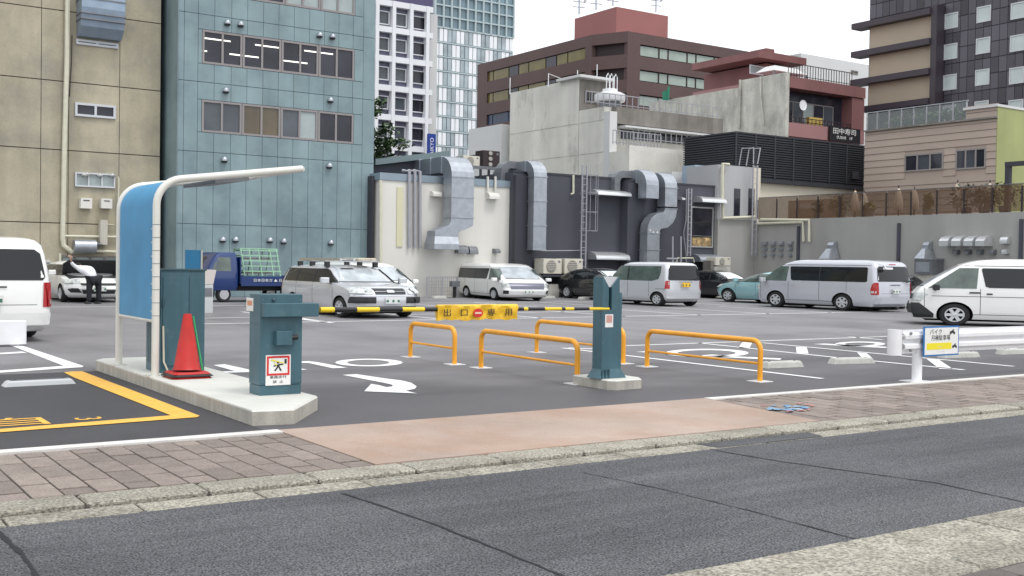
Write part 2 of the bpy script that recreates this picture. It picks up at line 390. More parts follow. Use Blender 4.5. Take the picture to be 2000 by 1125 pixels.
# bike bays
Z4=lambda p:[(1220+x*.25,600+y*.25) for x,y in p]
lpx((1215,676),(1722,658),.12); lpx((1098,680),(1606,740),.12); lpx((1362,670),(1645,700),.12); lpx((1700,705),(1883,723),.12)
lpx((1489,670),(1980,716),.12); lpx((1657,658),(1724,664),.12); lpx((1900,676),(1975,686),.12); lpx((1110,680),(1160,682),.15)
lpx((1722,658),(2300,636),.12)
paint('painted_hatch',Z4([(925,268),(1000,272),(975,322),(888,318)]))
paint('painted_hatch',Z4([(1338,312),(1422,316),(1436,365),(1345,362)]))
paint('painted_hatch',Z4([(1815,355),(1890,362),(1935,400),(1850,392)]))
paint('painted_hatch',[(1808,700),(1832,702),(1862,722),(1835,721)])
paint('painted_hatch',[(1968,679),(1985,680),(2004,689),(1985,688)])
ring('painted_numeral',(640,360),328,33,228,22,0,f=lambda p:Z4([p])[0])
paint('painted_numeral',Z4([(600,378),(680,372),(890,388),(1225,402),(1215,413),(1000,405),(640,386)]))
paint('painted_numeral',Z4([(85,352),(190,345),(235,349),(170,356)]))
ring('painted_numeral',(1840,289),195,19,120,11,0,f=lambda p:Z4([p])[0])
paint('painted_numeral',Z4([(1470,290),(1560,286),(2050,312),(2040,320),(1850,312)]))
# art on the bricks by the driveway
art=M['artb']=mat('faded blue chalk paint',(.10,.26,.46),.8,var=.2,vs=20,col2=(.30,.40,.48),ms=10,mt=.5,mw=.1)
artp=mat('faded pink chalk paint',(.50,.16,.17),.8,var=.2,vs=20)
def blob(c,rx,ry,mt,z,n=14,j=.25):
    pts=[(c[0]+rx*math.cos(2*math.pi*k/n)*random.uniform(1-j,1+j),c[1]+ry*math.sin(2*math.pi*k/n)*random.uniform(1-j,1+j)) for k in range(n)]
    return sheet('pavement_drawing',px(pts),z,mt,sw,None)
rg_=random.Random(11)
for k in range(26):
    a=rg_.uniform(0,6.28); q=rg_.random()**.6; blob((1535+q*38*math.cos(a),798+q*7.5*math.sin(a)),rg_.uniform(3,9),rg_.uniform(.8,1.8),art,.0085+k*.0002)
for k in range(9):
    a=rg_.uniform(0,6.28); blob((1538+52*math.cos(a),797+8*math.sin(a)),rg_.uniform(3,8),rg_.uniform(.5,1.0),artp,.0145+k*.0002)
# ================================================= ENTRANCE ISLAND AND ITS EQUIPMENT
tw=4.93
isl=thing('concrete_island','long pale concrete island with chamfered end under the sign frame and gate machine','island',(4.3,13,0))
sides=[(3.9,10.24),(4.30,10.16),(4.93,11.02),(4.93,16.35),(4.75,16.55),(4.05,16.55),(3.9,16.35)]
MB().prism(sides,-.02,.135).build('island_side',M['concs'],isl)
def inset(p,c,d):
    return [(a+(c[0]-a)*d/max(.01,math.hypot(c[0]-a,c[1]-b)),b+(c[1]-b)*d/max(.01,math.hypot(c[0]-a,c[1]-b))) for a,b in p]
MB().loft([[(a,b,.135) for a,b in sides],[(a,b,.150) for a,b in inset(sides,(4.4,13),.018)]]).build('island_top',M['conc'],isl)
# sign frame
X0=3.98
def arch(v):
    pts=[(X0,v,.15),(X0,v,1.9)]
    pz=PV(330,352,13.73); tip=PV(590,330,13.73)
    for k in range(7):
        a=k/6*math.pi/2; pts.append((X0+.30*(1-math.cos(a)),v,2.02+.28*math.sin(a)))
    pts[-1]=(X0+.32,v,2.315); pts+= [(X0+.5,v,2.37),(X0+1.2,v,2.50),(tip[0],v,tip[1])]
    return pts
tip=PV(590,330,13.73)
TZ0,TU1,TZ1=2.32,tip[0],tip[1]
def archp(v):
    r=.34; zt=PV(352,349,13.73)[1]; pts=[(X0,v,.15),(X0,v,zt-r)]
    for k in range(1,9):
        a=k/8*R(82); pts.append((X0+r*(1-math.cos(a)),v,zt-r+r*math.sin(a)))
    u0=pts[-1][0]
    for k in range(1,5): t=k/4; pts.append((u0+(TU1-u0)*t,v,pts[9][2]+(TZ1-pts[9][2])*t))
    return pts
fr=thing('sign_frame','cream tube frame bent forward at the top with blank blue panel, on the island','sign',(X0,14.5,.15))
for v in(13.73,15.42): MB().tube(archp(v),.047,12).build('frame_tube',M['cream'],fr,smooth=True)
MB().tube([(TU1,13.73,TZ1),(TU1,15.42,TZ1)],.04,10).build('frame_tube',M['cream'],fr,smooth=True)
MB().tube([(X0,13.73,.83),(X0,15.42,.83)],.022,8).build('frame_rail',M['cream'],fr,smooth=True)
for v in(13.73,15.42): MB().box(X0-.09,X0+.09,v-.09,v+.09,.15,.165).build('foot_plate',M['cream'],fr)
P=archp(13.73); P=[(u,z) for u,_,z in P]
def clipz(P,z0,z1): return [p for p in P if z0<=p[1]<=z1]
pan=[(X0,.85)]+[(X0,1.15),(X0,1.45),(X0,1.75)]+[p for p in P[1:]]
pan=[p for p in pan if p[0]<X0+.95]
mb=MB(); t=.012
mb.loft([[(p[0]-t,13.80,p[1]+.0),(p[0]+t,13.80,p[1]-.01),(p[0]+t,15.36,p[1]-.01),(p[0]-t,15.36,p[1])] for p in pan])
mb.build('blue_panel',M['bluepanel'],fr,smooth=True,angle=30)
lu=X0+.62
u1,z1=PV(450,352,14.6); 
zq=PV(450,352,14.0)[1]-.03; MB().sweep([(X0+.80,14.58,zq),(X0+1.25,14.58,zq+.06)],(0,1,0),1.3,.05).build('lamp_tray',M['galvd'],fr)
mb=MB()
for v in(13.83,15.33):
    for z in [.95+.17*k for k in range(7)]: mb.tube([(X0-.018,v,z),(X0-.03,v,z)],.010,6)
mb.build('rivets',M['cream'],fr)['kind']='stuff'
for z in [.9+.16*k for k in range(8)]:
    MB().lathe([(.0485,-.003),(.0485,.003)],(X0,13.73,z),'z',14).build('cable_tie',M['tealdk'],fr)
# cabinet behind the frame
c0=G(312,729,.15); cz=PV(400,526,c0[1])[1]; cu=PV(400,640,c0[1])[0]
cb=thing('ticket_cabinet','tall plain teal steel cabinet standing on the island behind the sign frame','cabinet',(c0[0],c0[1],.15))
U0,V0,U1=c0[0],c0[1],cu; V1=V0+.62
print('cabinet',U0,U1,V0,V1,cz)
MB().box(U0,U1,V0,V1,.15,cz-.02).build('cabinet_body',M['tealbox'],cb,bevel=.008)
MB().box(U0-.015,U1+.015,V0-.015,V1+.015,cz-.022,cz).build('cabinet_top',M['tealdk'],cb,bevel=.004)
MB().box(U0+.03,U0+(U1-U0)*.62,V0-.012,V0-.002,.24,cz-.10).build('cabinet_door',M['tealbox'],cb,bevel=.003)
MB().box(U0+(U1-U0)*.64,U1-.03,V0-.009,V0-.002,.24,cz-.10).build('cabinet_door',M['tealbox'],cb,bevel=.003)
MB().box(U0-.012,U0-.002,V0+.1,V1-.1,.26,cz-.25).build('side_hatch',M['tealdk'],cb,bevel=.003)
MB().tube([(U0+.1,V0-.03,.16),(U0+.04,V0-.03,.3),(U0+.03,V0-.03,.75)],.012,8).build('cable_conduit',M['pipec'],cb,smooth=True)
for z in(.45,1.0): MB().box(U0+.02,U0+.05,V0-.022,V0-.013,z,z+.09).build('hinge',M['tealdk'],cb)
MB().box(U0+(U1-U0)*.56,U0+(U1-U0)*.59,V0-.03,V0-.013,.78,.9).build('door_handle',M['blackp'],cb)
for k in range(5): MB().box(U0+(U1-U0)*.68,U1-.08,V0-.016,V0-.0095,.34+k*.03,.35+k*.03).build('vent_slot',M['blackp'],cb)
# small blue sign and grey machine behind
v_=V1+.1; a=PV(362,488,v_); b=PV(393,526,v_)
bs=thing('small_blue_sign','small blank blue acrylic sign panel standing above the teal cabinet','sign',((a[0]+b[0])/2,v_,.15))
MB().box(a[0],b[0],v_-.01,v_+.01,cz+.0,a[1]).build('sign_face',M['bluepanel'],bs); MB().box(b[0]-.012,b[0]+.012,v_-.018,v_+.018,.15,a[1]).build('sign_post',M['cream'],bs)
g_=G(402,612); g2=PV(416,612,g_[1])
gm=thing('grey_machine','pale grey payment machine with slanted top, right behind the teal cabinet','machine',(g_[0],g_[1],0))
u0,u1=g_[0]-.5,g2[0]; zt=PV(410,556,g_[1])[1]; zz=PV(410,527,g_[1])[1]
MB().box(u0,u1,g_[1],g_[1]+.7,0,zt).build('machine_body',mat('pale grey steel',(.50,.52,.52),.5,var=.06,vs=4),gm,bevel=.01)
MB().loft([[(u0,g_[1]-.0,zt+.01),(u1,g_[1]-.0,zt+.01),(u1,g_[1]+.6,zt+.01),(u0,g_[1]+.6,zt+.01)],[(u0,g_[1]+.0,zz),(u1+.09,g_[1]+.0,zz),(u1+.09,g_[1]+.6,zz),(u0,g_[1]+.6,zz)]]).build('machine_hood',mat('pale pink grey steel',(.56,.52,.49),.5),gm)
MB().box(u0+.25,u1-.03,g_[1]-.012,g_[1]-.002,.5,zt-.1).build('machine_panel',M['galvd'],gm)
# gate machine
gx0,gx1,gy0,gy1=4.385,4.865,11.30,11.62
gz=PV(505,575,gy0)[1]
gb=thing('gate_machine','teal steel barrier gate machine with a warning sign, at the island end','gate machine',(4.62,11.45,.15))
MB().box(gx0,gx1,gy0,gy1,.26,gz).build('machine_body',M['tealbox'],gb,bevel=.006)
MB().box(gx0+.006,gx1-.006,gy0+.006,gy1-.006,.15,.255).build('machine_plinth',M['tealbox'],gb)
ha=PV(517,593,gy0-.10); hb=PV(623,618,gy0-.10)
MB().box(ha[0],hb[0],gy0-.10,gy0+.10-.0,hb[1],ha[1]).build('arm_housing',M['tealbox'],gb,bevel=.006)
sa=PV(541,647,gy0-.09); sb=PV(571,674,gy0-.09)
sbx=MB().box(sa[0],sb[0],gy0-.09,gy0-.001,sb[1],sa[1]).build('sensor_box',M['tealbox'],gb,bevel=.005)
zc=(sa[1]+sb[1])/2
MB().tube([(sb[0],gy0-.05,zc),(sb[0]+.075,gy0-.05,zc+.005)],.028,12).build('sensor_tube',M['blackp'],sbx,smooth=True)
MB().lathe([(.018,0),(.018,.02),(.008,.026)],(PV(534,586,gy0)[0],gy0,PV(534,586,gy0)[1]),'y',12).build('key_lock',M['tealdk'],gb)
def sticker(parent,name,pl,pos,TL,BR,mt,o0=.001,o1=.004):
    s=span(pl,pos,TL,BR); return fslab(MB(),pl,pos,*s,o0,o1).build(name,mt,parent)
st=sticker(gb,'warning_sign','V',gy0,(519,694),(567,751),M['signw'])
s0,s1,z0,z1=span('V',gy0,(521,696),(565,732))
mb=MB(); w=.022
for bx in((s0,s1,z1-w,z1),(s0,s1,z0,z0+w),(s0,s0+w,z0+w,z1-w),(s1-w,s1,z0+w,z1-w)): mb.box(bx[0],bx[1],gy0-.006,gy0-.0045,bx[2],bx[3])
mb.build('red_border',M['redsign'],st)
def P2(mb,pts,y,th=.0015): # flat print polygon on the plane V=y
    mb.loft([[(a,y,b) for a,b in pts],[(a,y-th,b) for a,b in pts]]); return mb
cx_,cz_=(s0+s1)/2,(z0+z1)/2
mb=MB(); k=(s1-s0)/2
def S(x,y): return (cx_+x*k,cz_+y*k*.75)
P2(mb,[S(-.12,.12),S(.10,.18),S(.12,-.12),S(-.10,-.15)],gy0-.005)
P2(mb,[S(-.02,-.12),S(.12,-.12),S(.32,-.55),S(.18,-.6)],gy0-.005); P2(mb,[S(-.12,-.12),S(.02,-.12),S(-.22,-.6),S(-.36,-.55)],gy0-.005)
P2(mb,[S(-.12,.14),S(-.02,.02),S(-.40,-.10),S(-.44,.02)],gy0-.005); P2(mb,[S(.08,.2),S(.1,.04),S(.45,.08),S(.42,.2)],gy0-.005)
P2(mb,[S(-.02+.12*math.cos(a*math.pi/4),.36+.14*math.sin(a*math.pi/4)) for a in range(8)],gy0-.005)
P2(mb,[S(.55,.2),S(.74,.2),S(.74,.72),S(.55,.72)],gy0-.005)
mb.build('running_figure',M['signk'],st)
mb=MB(); P2(mb,[S(-.7,.62),S(-.6,.72),S(.55,.30),S(.5,.22)],gy0-.0065); P2(mb,[S(-.45,.5),S(-.1,.05),S(-.2,.0)],gy0-.0065); mb.build('boom_symbol',M['signy'],st)
ctr,zt_=(s0+s1)/2,PV(540,737,gy0)[1]
text('warning_text','車路歩行',.036,M['signk'],(ctr,gy0-.005,zt_),(1,0,0),(0,0,1),st,.0008,sx=1.35)
text('warning_text','禁  止',.036,M['signk'],(ctr,gy0-.005,PV(540,746,gy0)[1]),(1,0,0),(0,0,1),st,.0008,sx=1.35)
for k in range(4): MB().lathe([(.006,0),(.006,.003)],(gx0+.03+(k%2)*(gx1-gx0-.06),gy0,.30+(k//2)*(gz-.36)),'y',8).build('screw',M['galvd'],gb)
MB().box(gx0+.012,gx1-.012,gy0-.0015,gy0-.0003,.275,.279).build('seam',M['tealdk'],gb); MB().box(gx0-.001,gx0-.0002,gy0+.02,gy1-.02,gz-.32,gz-.315).build('seam',M['tealdk'],gb)
# side sticker
sp=span('U',gx0,(482,581),(495,608)); sk=fslab(MB(),'U',gx0,sp[0],sp[1],sp[2],sp[3],.001,.004).build('side_sticker',M['signw'],gb)
MB().box(gx0-.006,gx0-.0045,sp[0]+.03,sp[1]-.03,sp[2]+.06,sp[3]-.03).build('sticker_print',mat('faded orange print',(.60,.28,.16),.6),sk)
# boom
by=gy0-.02; A=PV(625,605,by); B=PV(1192,603,by)
bm_=thing('barrier_boom','yellow and black striped barrier boom carrying a banner, from gate machine to post','barrier',(A[0],by,A[1]))
xs=[625,652,696,740,785,828,853,1008,1015,1022,1030,1063,1096,1103,1120,1150,1189]
cols=[1,0,1,0,1,0,1,0,0,1,0,1,0,1,0,1]
for i,(p,q) in enumerate(zip(xs,xs[1:])):
    t0=(PV(p,604,by)[0]-A[0])/(B[0]-A[0]); t1=(PV(q,604,by)[0]-A[0])/(B[0]-A[0])
    r0=.030-.012*t0; r1=.030-.012*t1; zA=A[1]+(B[1]-A[1])*t0; zB=A[1]+(B[1]-A[1])*t1
    MB().tube([(A[0]+(B[0]-A[0])*t0,by,zA),(A[0]+(B[0]-A[0])*t1,by,zB)],r0,12,radii=[r0,r1]).build('boom_band',M['yel'] if cols[i] else M['blk'],bm_,smooth=True)
# banner
n0=PV(853,597,by); n1=PV(1008,623,by)
bn=thing('boom_banner','wrinkled yellow vinyl banner with black lettering wrapped round the boom','banner',(n0[0],by,n0[1]))
mb=MB(); nx=28; zt=n0[1]; zb=n1[1]
def bpt(i,j,side):
    u=n0[0]+(n1[0]-n0[0])*i/nx; h=j/6; z=zt+(zb-zt)*h+.006*math.sin(i*1.3+j*.8)*(h) + .006*math.sin(i*.45)
    v=by-(.036+.010*math.sin(i*.9+j)+.008*math.sin(i*2.1-j*1.3))*(1 if side==0 else -1)*(1-.35*h)
    return (u,v,z)
rings=[]
for i in range(nx+1):
    r=[bpt(i,j,0) for j in range(7)]+[bpt(i,j,1) for j in range(6,-1,-1)]; top=(r[0][0],by,zt+.012); r.append(top); rings.append(r)
mb.loft(rings); mb.build('banner_sheet',M['banner'],bn,smooth=True,angle=60)
zc=(zt+zb)/2-.003
for ch,pxx in(('出',874),('口',907),('専',960),('用',994)):
    u=PV(pxx,611,by-.06)[0]; text('banner_letter',ch,.098,M['signk'],(u,by-.056,zc),(1,0,.03),(0,0,1),bn,.003,sx=1.25)
u=PV(934,611,by-.06)[0]
rr=MB().lathe([(.062,0),(.062,.004)],(u,by-.056,zc),'y',20,(1.1,.85)).build('no_entry_mark',M['redsign'],bn)
MB().box(u-.045,u+.045,by-.0635,by-.061,zc-.011,zc+.011).build('no_entry_bar',mat('pale print',(.72,.55,.40),.5),rr)
# receiving post
pu0,pu1,pv0,pv1=8.98,9.62,11.02,11.72
pt=thing('barrier_post','teal steel post with notched top receiving the boom, on a concrete block','post',(9.2,11.3,.13))
cb2=thing('concrete_block','low chamfered concrete block under the teal receiving post','block',(9.3,11.35,0))
bl=[(9.0,11.12),(9.08,11.03),(9.53,11.06),(9.62,11.2),(9.62,11.85),(9.0,11.85)]
MB().prism(bl,-.01,.115).build('block_side',M['concs'],cb2)
MB().loft([[(a,b,.115) for a,b in bl],[(a,b,.13) for a,b in inset(bl,(9.3,11.4),.02)]]).build('block_top',M['conc'],cb2)
pp=G(1168,732,.13); qq=G(1222,737,.13)
pvv=11.27; x0=PV(1176,650,pvv)[0]; x1=PV(1214,650,pvv)[0]; xm=PV(1190,650,pvv)[0]; pd=.20
ztop=PV(1214,572,pvv)[1]; zhi=PV(1200,545,pvv)[1]
f0=PV(1168,650,pvv)[0]; f1=PV(1222,650,pvv)[0]
def rr4(a,b,c,d,z): return [(a,c,z),(b,c,z),(b,d,z),(a,d,z)]
MB().loft([rr4(f0,f1,pvv-.03,pvv+pd+.03,.13),rr4(x0,x1,pvv,pvv+pd,.25),rr4(x0,x1,pvv,pvv+pd,PV(1190,605,pvv)[1])]).build('post_body',M['tealbox'],pt,bevel=.005)
zn=PV(1190,605,pvv)[1]; zV=PV(1192,560,pvv)[1]; xa,xb=PV(1189,580,pvv)[0],PV(1195,580,pvv)[0]
# two horns with a slot between
def horn(pts): 
    return MB().loft([[(a,pvv,b) for a,b in pts],[(a,pvv+pd,b) for a,b in pts]]).build('post_horn',M['tealbox'],pt)
zh0=PV(1177,541,pvv)[1]; zh1=PV(1213,541,pvv)[1]
xr=PV(1210,580,pvv)[0]
horn([(x0,zn),(xa,zn),(xa,zV),(x0+.012,zh0),(x0,zh0)])
horn([(xb,zn),(xr,zn),(xr,zh1),(xr-.012,zh1),(xb,zV)])
MB().box(xa-.01,xb+.01,pvv+.1,pvv+.14,zn,zV-.02).build('slot_plate',M['blackp'],pt)
MB().box(xr+.002,x1,pvv,pvv+pd,zn,ztop).build('post_flange',M['tealbox'],pt)
MB().loft([[(xa-.004,pvv+.02,zV+.0),(xb+.012,pvv+.02,zV-.01),(xr-.004,pvv+.02,zh1),(x0+.02,pvv+.02,zh0+.005)],[(xa-.004,pvv+.05,zV),(xb+.012,pvv+.05,zV-.01),(xr-.004,pvv+.19,zh1),(x0+.02,pvv+.19,zh0+.005)]]).build('guide_plate',M['galvb'],pt)
ps=sticker(pt,'post_sticker','V',pvv,(1182,614),(1197,639),M['signw'])
sticker(ps,'sticker_print','V',pvv,(1184,616),(1195,630),mat('faded pink print',(.55,.30,.26),.6),.005,.006)
for k in range(3):
    MB().tube([(x0-.01+k*.055,pvv-.025,.13),(x0+.0+k*.055,pvv-.02,.25)],.014,8).build('anchor_bolt',M['tealdk'],pt)
# cones
cn=thing('traffic_cone','stack of red traffic cones with red and black bases on the island','cone',(0,0,0))
b0=G(365,737,.15); cn.location=(b0[0],b0[1],.15); ORG[cn.name]=(b0[0],b0[1],.15)
dz=(b0[0]**2+b0[1]**2)**.5/F*1.0; hz=122*dz*.98; bw=88*dz/2*.83
def cone_at(zoff,mt,name):
    return MB().lathe([(bw*.72,0.03),(bw*.66,.05),(bw*.22,hz-zoff-.03),(bw*.20,hz-zoff-.005),(bw*.12,hz-zoff)],(b0[0],b0[1],.15+zoff),'z',28).build(name,mt,cn,smooth=True)
MB().rbox(b0[0]-bw,b0[0]+bw,b0[1]-bw,b0[1]+bw,.152,.185,.04).build('cone_base',M['red'],cn)
MB().rbox(b0[0]-bw*1.08,b0[0]+bw*1.1,b0[1]-bw*1.05,b0[1]+bw*1.05,.187,.207,.05).build('rubber_weight',M['blackp'],cn)
MB().rbox(b0[0]-bw*.95,b0[0]+bw*.97,b0[1]-bw*.95,b0[1]+bw*.95,.209,.228,.04).build('cone_base',M['red'],cn)
cone_at(.075,M['red'],'cone_body')
MB().tube([(b0[0]+bw*.70,b0[1]-bw*.35,.235),(b0[0]+bw*.27,b0[1]-.02,.15+hz-.03)],.010,6).build('green_strip',M['green'],cn)
# wheel stops
def stop_(a,b,h,label,grp=None,mt=None,w=.2,stripes=False):
    ax,ay=a;bx,by_=b; L=math.hypot(bx-ax,by_-ay); rz=math.atan2(by_-ay,bx-ax)
    t=thing('wheel_stop',label,'wheel stop',(ax,ay,0),rz,grp)
    MB().loft([[(.0,-w*.5,0),(L,-w*.5,0),(L,w*.5,0),(0,w*.5,0)],[(.04,-w*.42,h*.8),(L-.04,-w*.42,h*.8),(L-.04,w*.42,h*.8),(.04,w*.42,h*.8)],[(.06,-w*.32,h),(L-.06,-w*.32,h),(L-.06,w*.32,h),(.06,w*.32,h)]]).build('stop_body',mt or M['blockc'],t,world=False,bevel=.006)
    for x in(.16*L,.84*L): MB().lathe([(.02,0),(.02,.006)],(x,0,h),'z',10).build('anchor_bolt',M['blackp'],t,world=False)
    if stripes:
        for y in(-.03,.03): MB().box(.08,L-.08,y-.012,y+.012,h+.001,h+.004).build('reflective_strip',M['galvd'],t,world=False)
    return t
a=G(8,757);b=G(148,750); stop_((a[0],a[1]+.1),(b[0],b[1]+.1),.07,'pale ribbed wheel stop inside the yellow painted stall',None,mat('pale grey plastic',(.50,.51,.52),.5),.22,True)
gg='concrete wheel stops in the motorcycle bays'
for l,(a,b) in zip(('nearest concrete wheel stop, just right of an orange rail end','concrete wheel stop between the orange rail and the guardrail cap','concrete wheel stop below the blue bordered sign','rightmost concrete wheel stop under the guardrail'),(((1498,720),(1570,717)),((1630,712),(1710,710)),((1845,700),(1915,698)),((1958,693),(2030,691)))):
    a,b=G(*a),G(*b); stop_((a[0],a[1]+.08),(b[0],b[1]+.08),.105,l,gg)
# orange barriers
def orange(p,q,h,label,r=.038):
    (x0,y0),(x1,y1)=p,q; L=math.hypot(x1-x0,y1-y0); t=thing('orange_barrier',label,'barrier',(x0,y0,0),math.atan2(y1-y0,x1-x0),'orange tube barriers')
    rr=.14; pts=[(0,0,0),(0,0,h-rr)]
    for k in range(1,8): a=k/8*math.pi/2; pts.append((rr*(1-math.cos(a)),0,h-rr+rr*math.sin(a)))
    pts.append((rr,0,h)); pts.append((L-rr,0,h))
    for k in range(1,8): a=k/8*math.pi/2; pts.append((L-rr+rr*math.sin(a),0,h-rr+rr*math.cos(a)))
    pts+= [(L,0,h-rr),(L,0,0)]
    MB().tube(pts,r,12).build('hoop',M['orange'],t,smooth=True,world=False)
    MB().tube([(0.02,0,h*.44),(L-.02,0,h*.44)],r*.5,10).build('lower_rail',M['orange'],t,smooth=True,world=False)
    for x in(0,L): MB().box(x-.13,x+.13,-.13,.13,.001,.010).build('base_plate',M['white'],t,world=False)
hh=.575
orange((9.05,15.02),(9.08,16.52),hh,'short orange tube barrier, leftmost, in front of the silver estate car')
orange((9.08,11.86),(9.13,14.36),hh,'long orange tube barrier left of the teal post')
orange((11.66,14.0),(11.66,16.46),hh,'orange tube barrier partly hidden behind the teal post')
orange((11.65,10.98),(11.67,13.42),hh,'long orange tube barrier right of the teal post beside the bike bays')
# guardrail right
V_=9.98
gr=thing('guardrail','white corrugated guardrail with rounded end cap along the pavement edge','guardrail',(13.7,V_,0))
zr0=PV(1900,684,V_-.05)[1]; zr1=PV(1900,640,V_-.05)[1]
def wsec(u,z0,z1):
    h=z1-z0; p=[(0,0),(.0,.12),(.055,.22),(.055,.36),(0,.46),(0,.54),(.055,.64),(.055,.78),(0,.88),(0,1)]
    return [(u,V_-.05-a,z0+h*b) for a,b in p]+[(u,V_-.045-a+.012,z0+h*b) for a,b in reversed(p)]
ua=PV(1757,660,V_)[0]
MB().loft([wsec(ua,zr0+.0,zr1),wsec(40,zr0+.0,zr1)]).build('rail_beam',M['white'],gr,smooth=True,angle=25)
ub=PV(1738,665,V_)[0]
MB().lathe([(.10,zr0-.01),(.10,zr1+.01)],(ub,V_-.08,0),'z',20).build('end_cap',M['white'],gr,smooth=True)
for u,z in((ua+.1,zr1-.05),(ua+.1,zr0+.05),(ua+.35,(zr0+zr1)/2)): MB().lathe([(.02,0),(.02,.03)],(u,V_-.10,z),'y',8).build('rail_bolt',M['galvd'],gr)
for i,u in enumerate((PV(1789,700,V_)[0],19.2,24.6,30)):
    p=MB().tube([(u,V_-.02 if i==0 else V_+.09,0),(u,V_-.02 if i==0 else V_+.09,zr1-.02)],.072,16).build('rail_post',M['white'],gr,smooth=True)
    MB().box(u-.17,u+.17,V_-.2,V_+.16,.001,.012).build('post_plate',M['white'],gr)
# sign on the guardrail
sv=V_-.16; s0,s1,z0,z1=span('V',sv,(1805,638),(1872,693))
sg=thing('motorcycle_parking_sign','small blue bordered white sign advertising monthly motorcycle parking, fixed to the guardrail','sign',((s0+s1)/2,sv,z0))
MB().box(s0,s1,sv,sv+.015,z0,z1).build('sign_border',M['signb'],sg); fc=MB().box(s0+.022,s1-.022,sv-.003,sv-.0005,z0+.022,z1-.022).build('sign_face',M['signw'],sg)
w_=s1-s0;h_=z1-z0
text('sign_text','バイク',h_*.20,M['signk'],(s0+w_*.33,sv-.005,z1-h_*.20),(1,0,0),(0,0,1),sg,.0008,sx=1.15)
text('sign_text','月極駐車場',h_*.20,M['signk'],(s0+w_*.47,sv-.005,z1-h_*.40),(1,0,0),(0,0,1),sg,.0008,sx=1.05)
MB().box(s0+w_*.08,s1-w_*.22,sv-.005,sv-.0035,z0+h_*.22,z0+h_*.44).build('yellow_band',M['signy'],sg)
text('sign_text','------',h_*.15,M['signw'],(s0+w_*.45,sv-.007,z0+h_*.33),(1,0,0),(0,0,1),sg,.0008,sx=1)
text('sign_text','・・・・・・',h_*.06,M['signk'],(s0+w_*.5,sv-.005,z0+h_*.14),(1,0,0),(0,0,1),sg,.0008,sx=1)
def moto(cx,cz,k):
    mb=MB()
    for x in(-.6,.6): mb.loft([[(cx+(x+.32*math.cos(a*math.pi/5))*k,sv-.005,cz+(-.3+.32*math.sin(a*math.pi/5))*k) for a in range(10)],[(cx+(x+.32*math.cos(a*math.pi/5))*k,sv-.006,cz+(-.3+.32*math.sin(a*math.pi/5))*k) for a in range(10)]])
    pts=[(-.75,.05),(-.2,.15),(.1,.45),(.5,.5),(.35,.2),(.6,-.2),(.3,-.3),(-.3,-.3),(-.6,-.2)]
    mb.loft([[(cx+a*k,sv-.0062,cz+b*k) for a,b in pts],[(cx+a*k,sv-.0072,cz+b*k) for a,b in pts]])
    return mb.build('motorcycle_symbol',M['signk'],sg)
moto(s0+w_*.80,z1-h_*.19,w_*.085); moto(s1-w_*.13,z0+h_*.33,w_*.075)
# left guard block end
a=G(52,676); lv=a[1]
la=PV(-200,640,lv); z1_=PV(50,626,lv)[1]; z0_=PV(50,672,lv)[1]
lg=thing('guardrail_left','pale blue grey guardrail end in front of the white van at left','guardrail',(a[0]-1,lv,0))
MB().rbox(a[0]-4,a[0],lv,lv+.18,z0_,z1_,.02).build('rail_beam',M['white'],lg)
for u in(a[0]-1.4,a[0]-3.4): MB().tube([(u,lv+.25,0),(u,lv+.25,z1_-.05)],.06,12).build('rail_post',M['white'],lg)
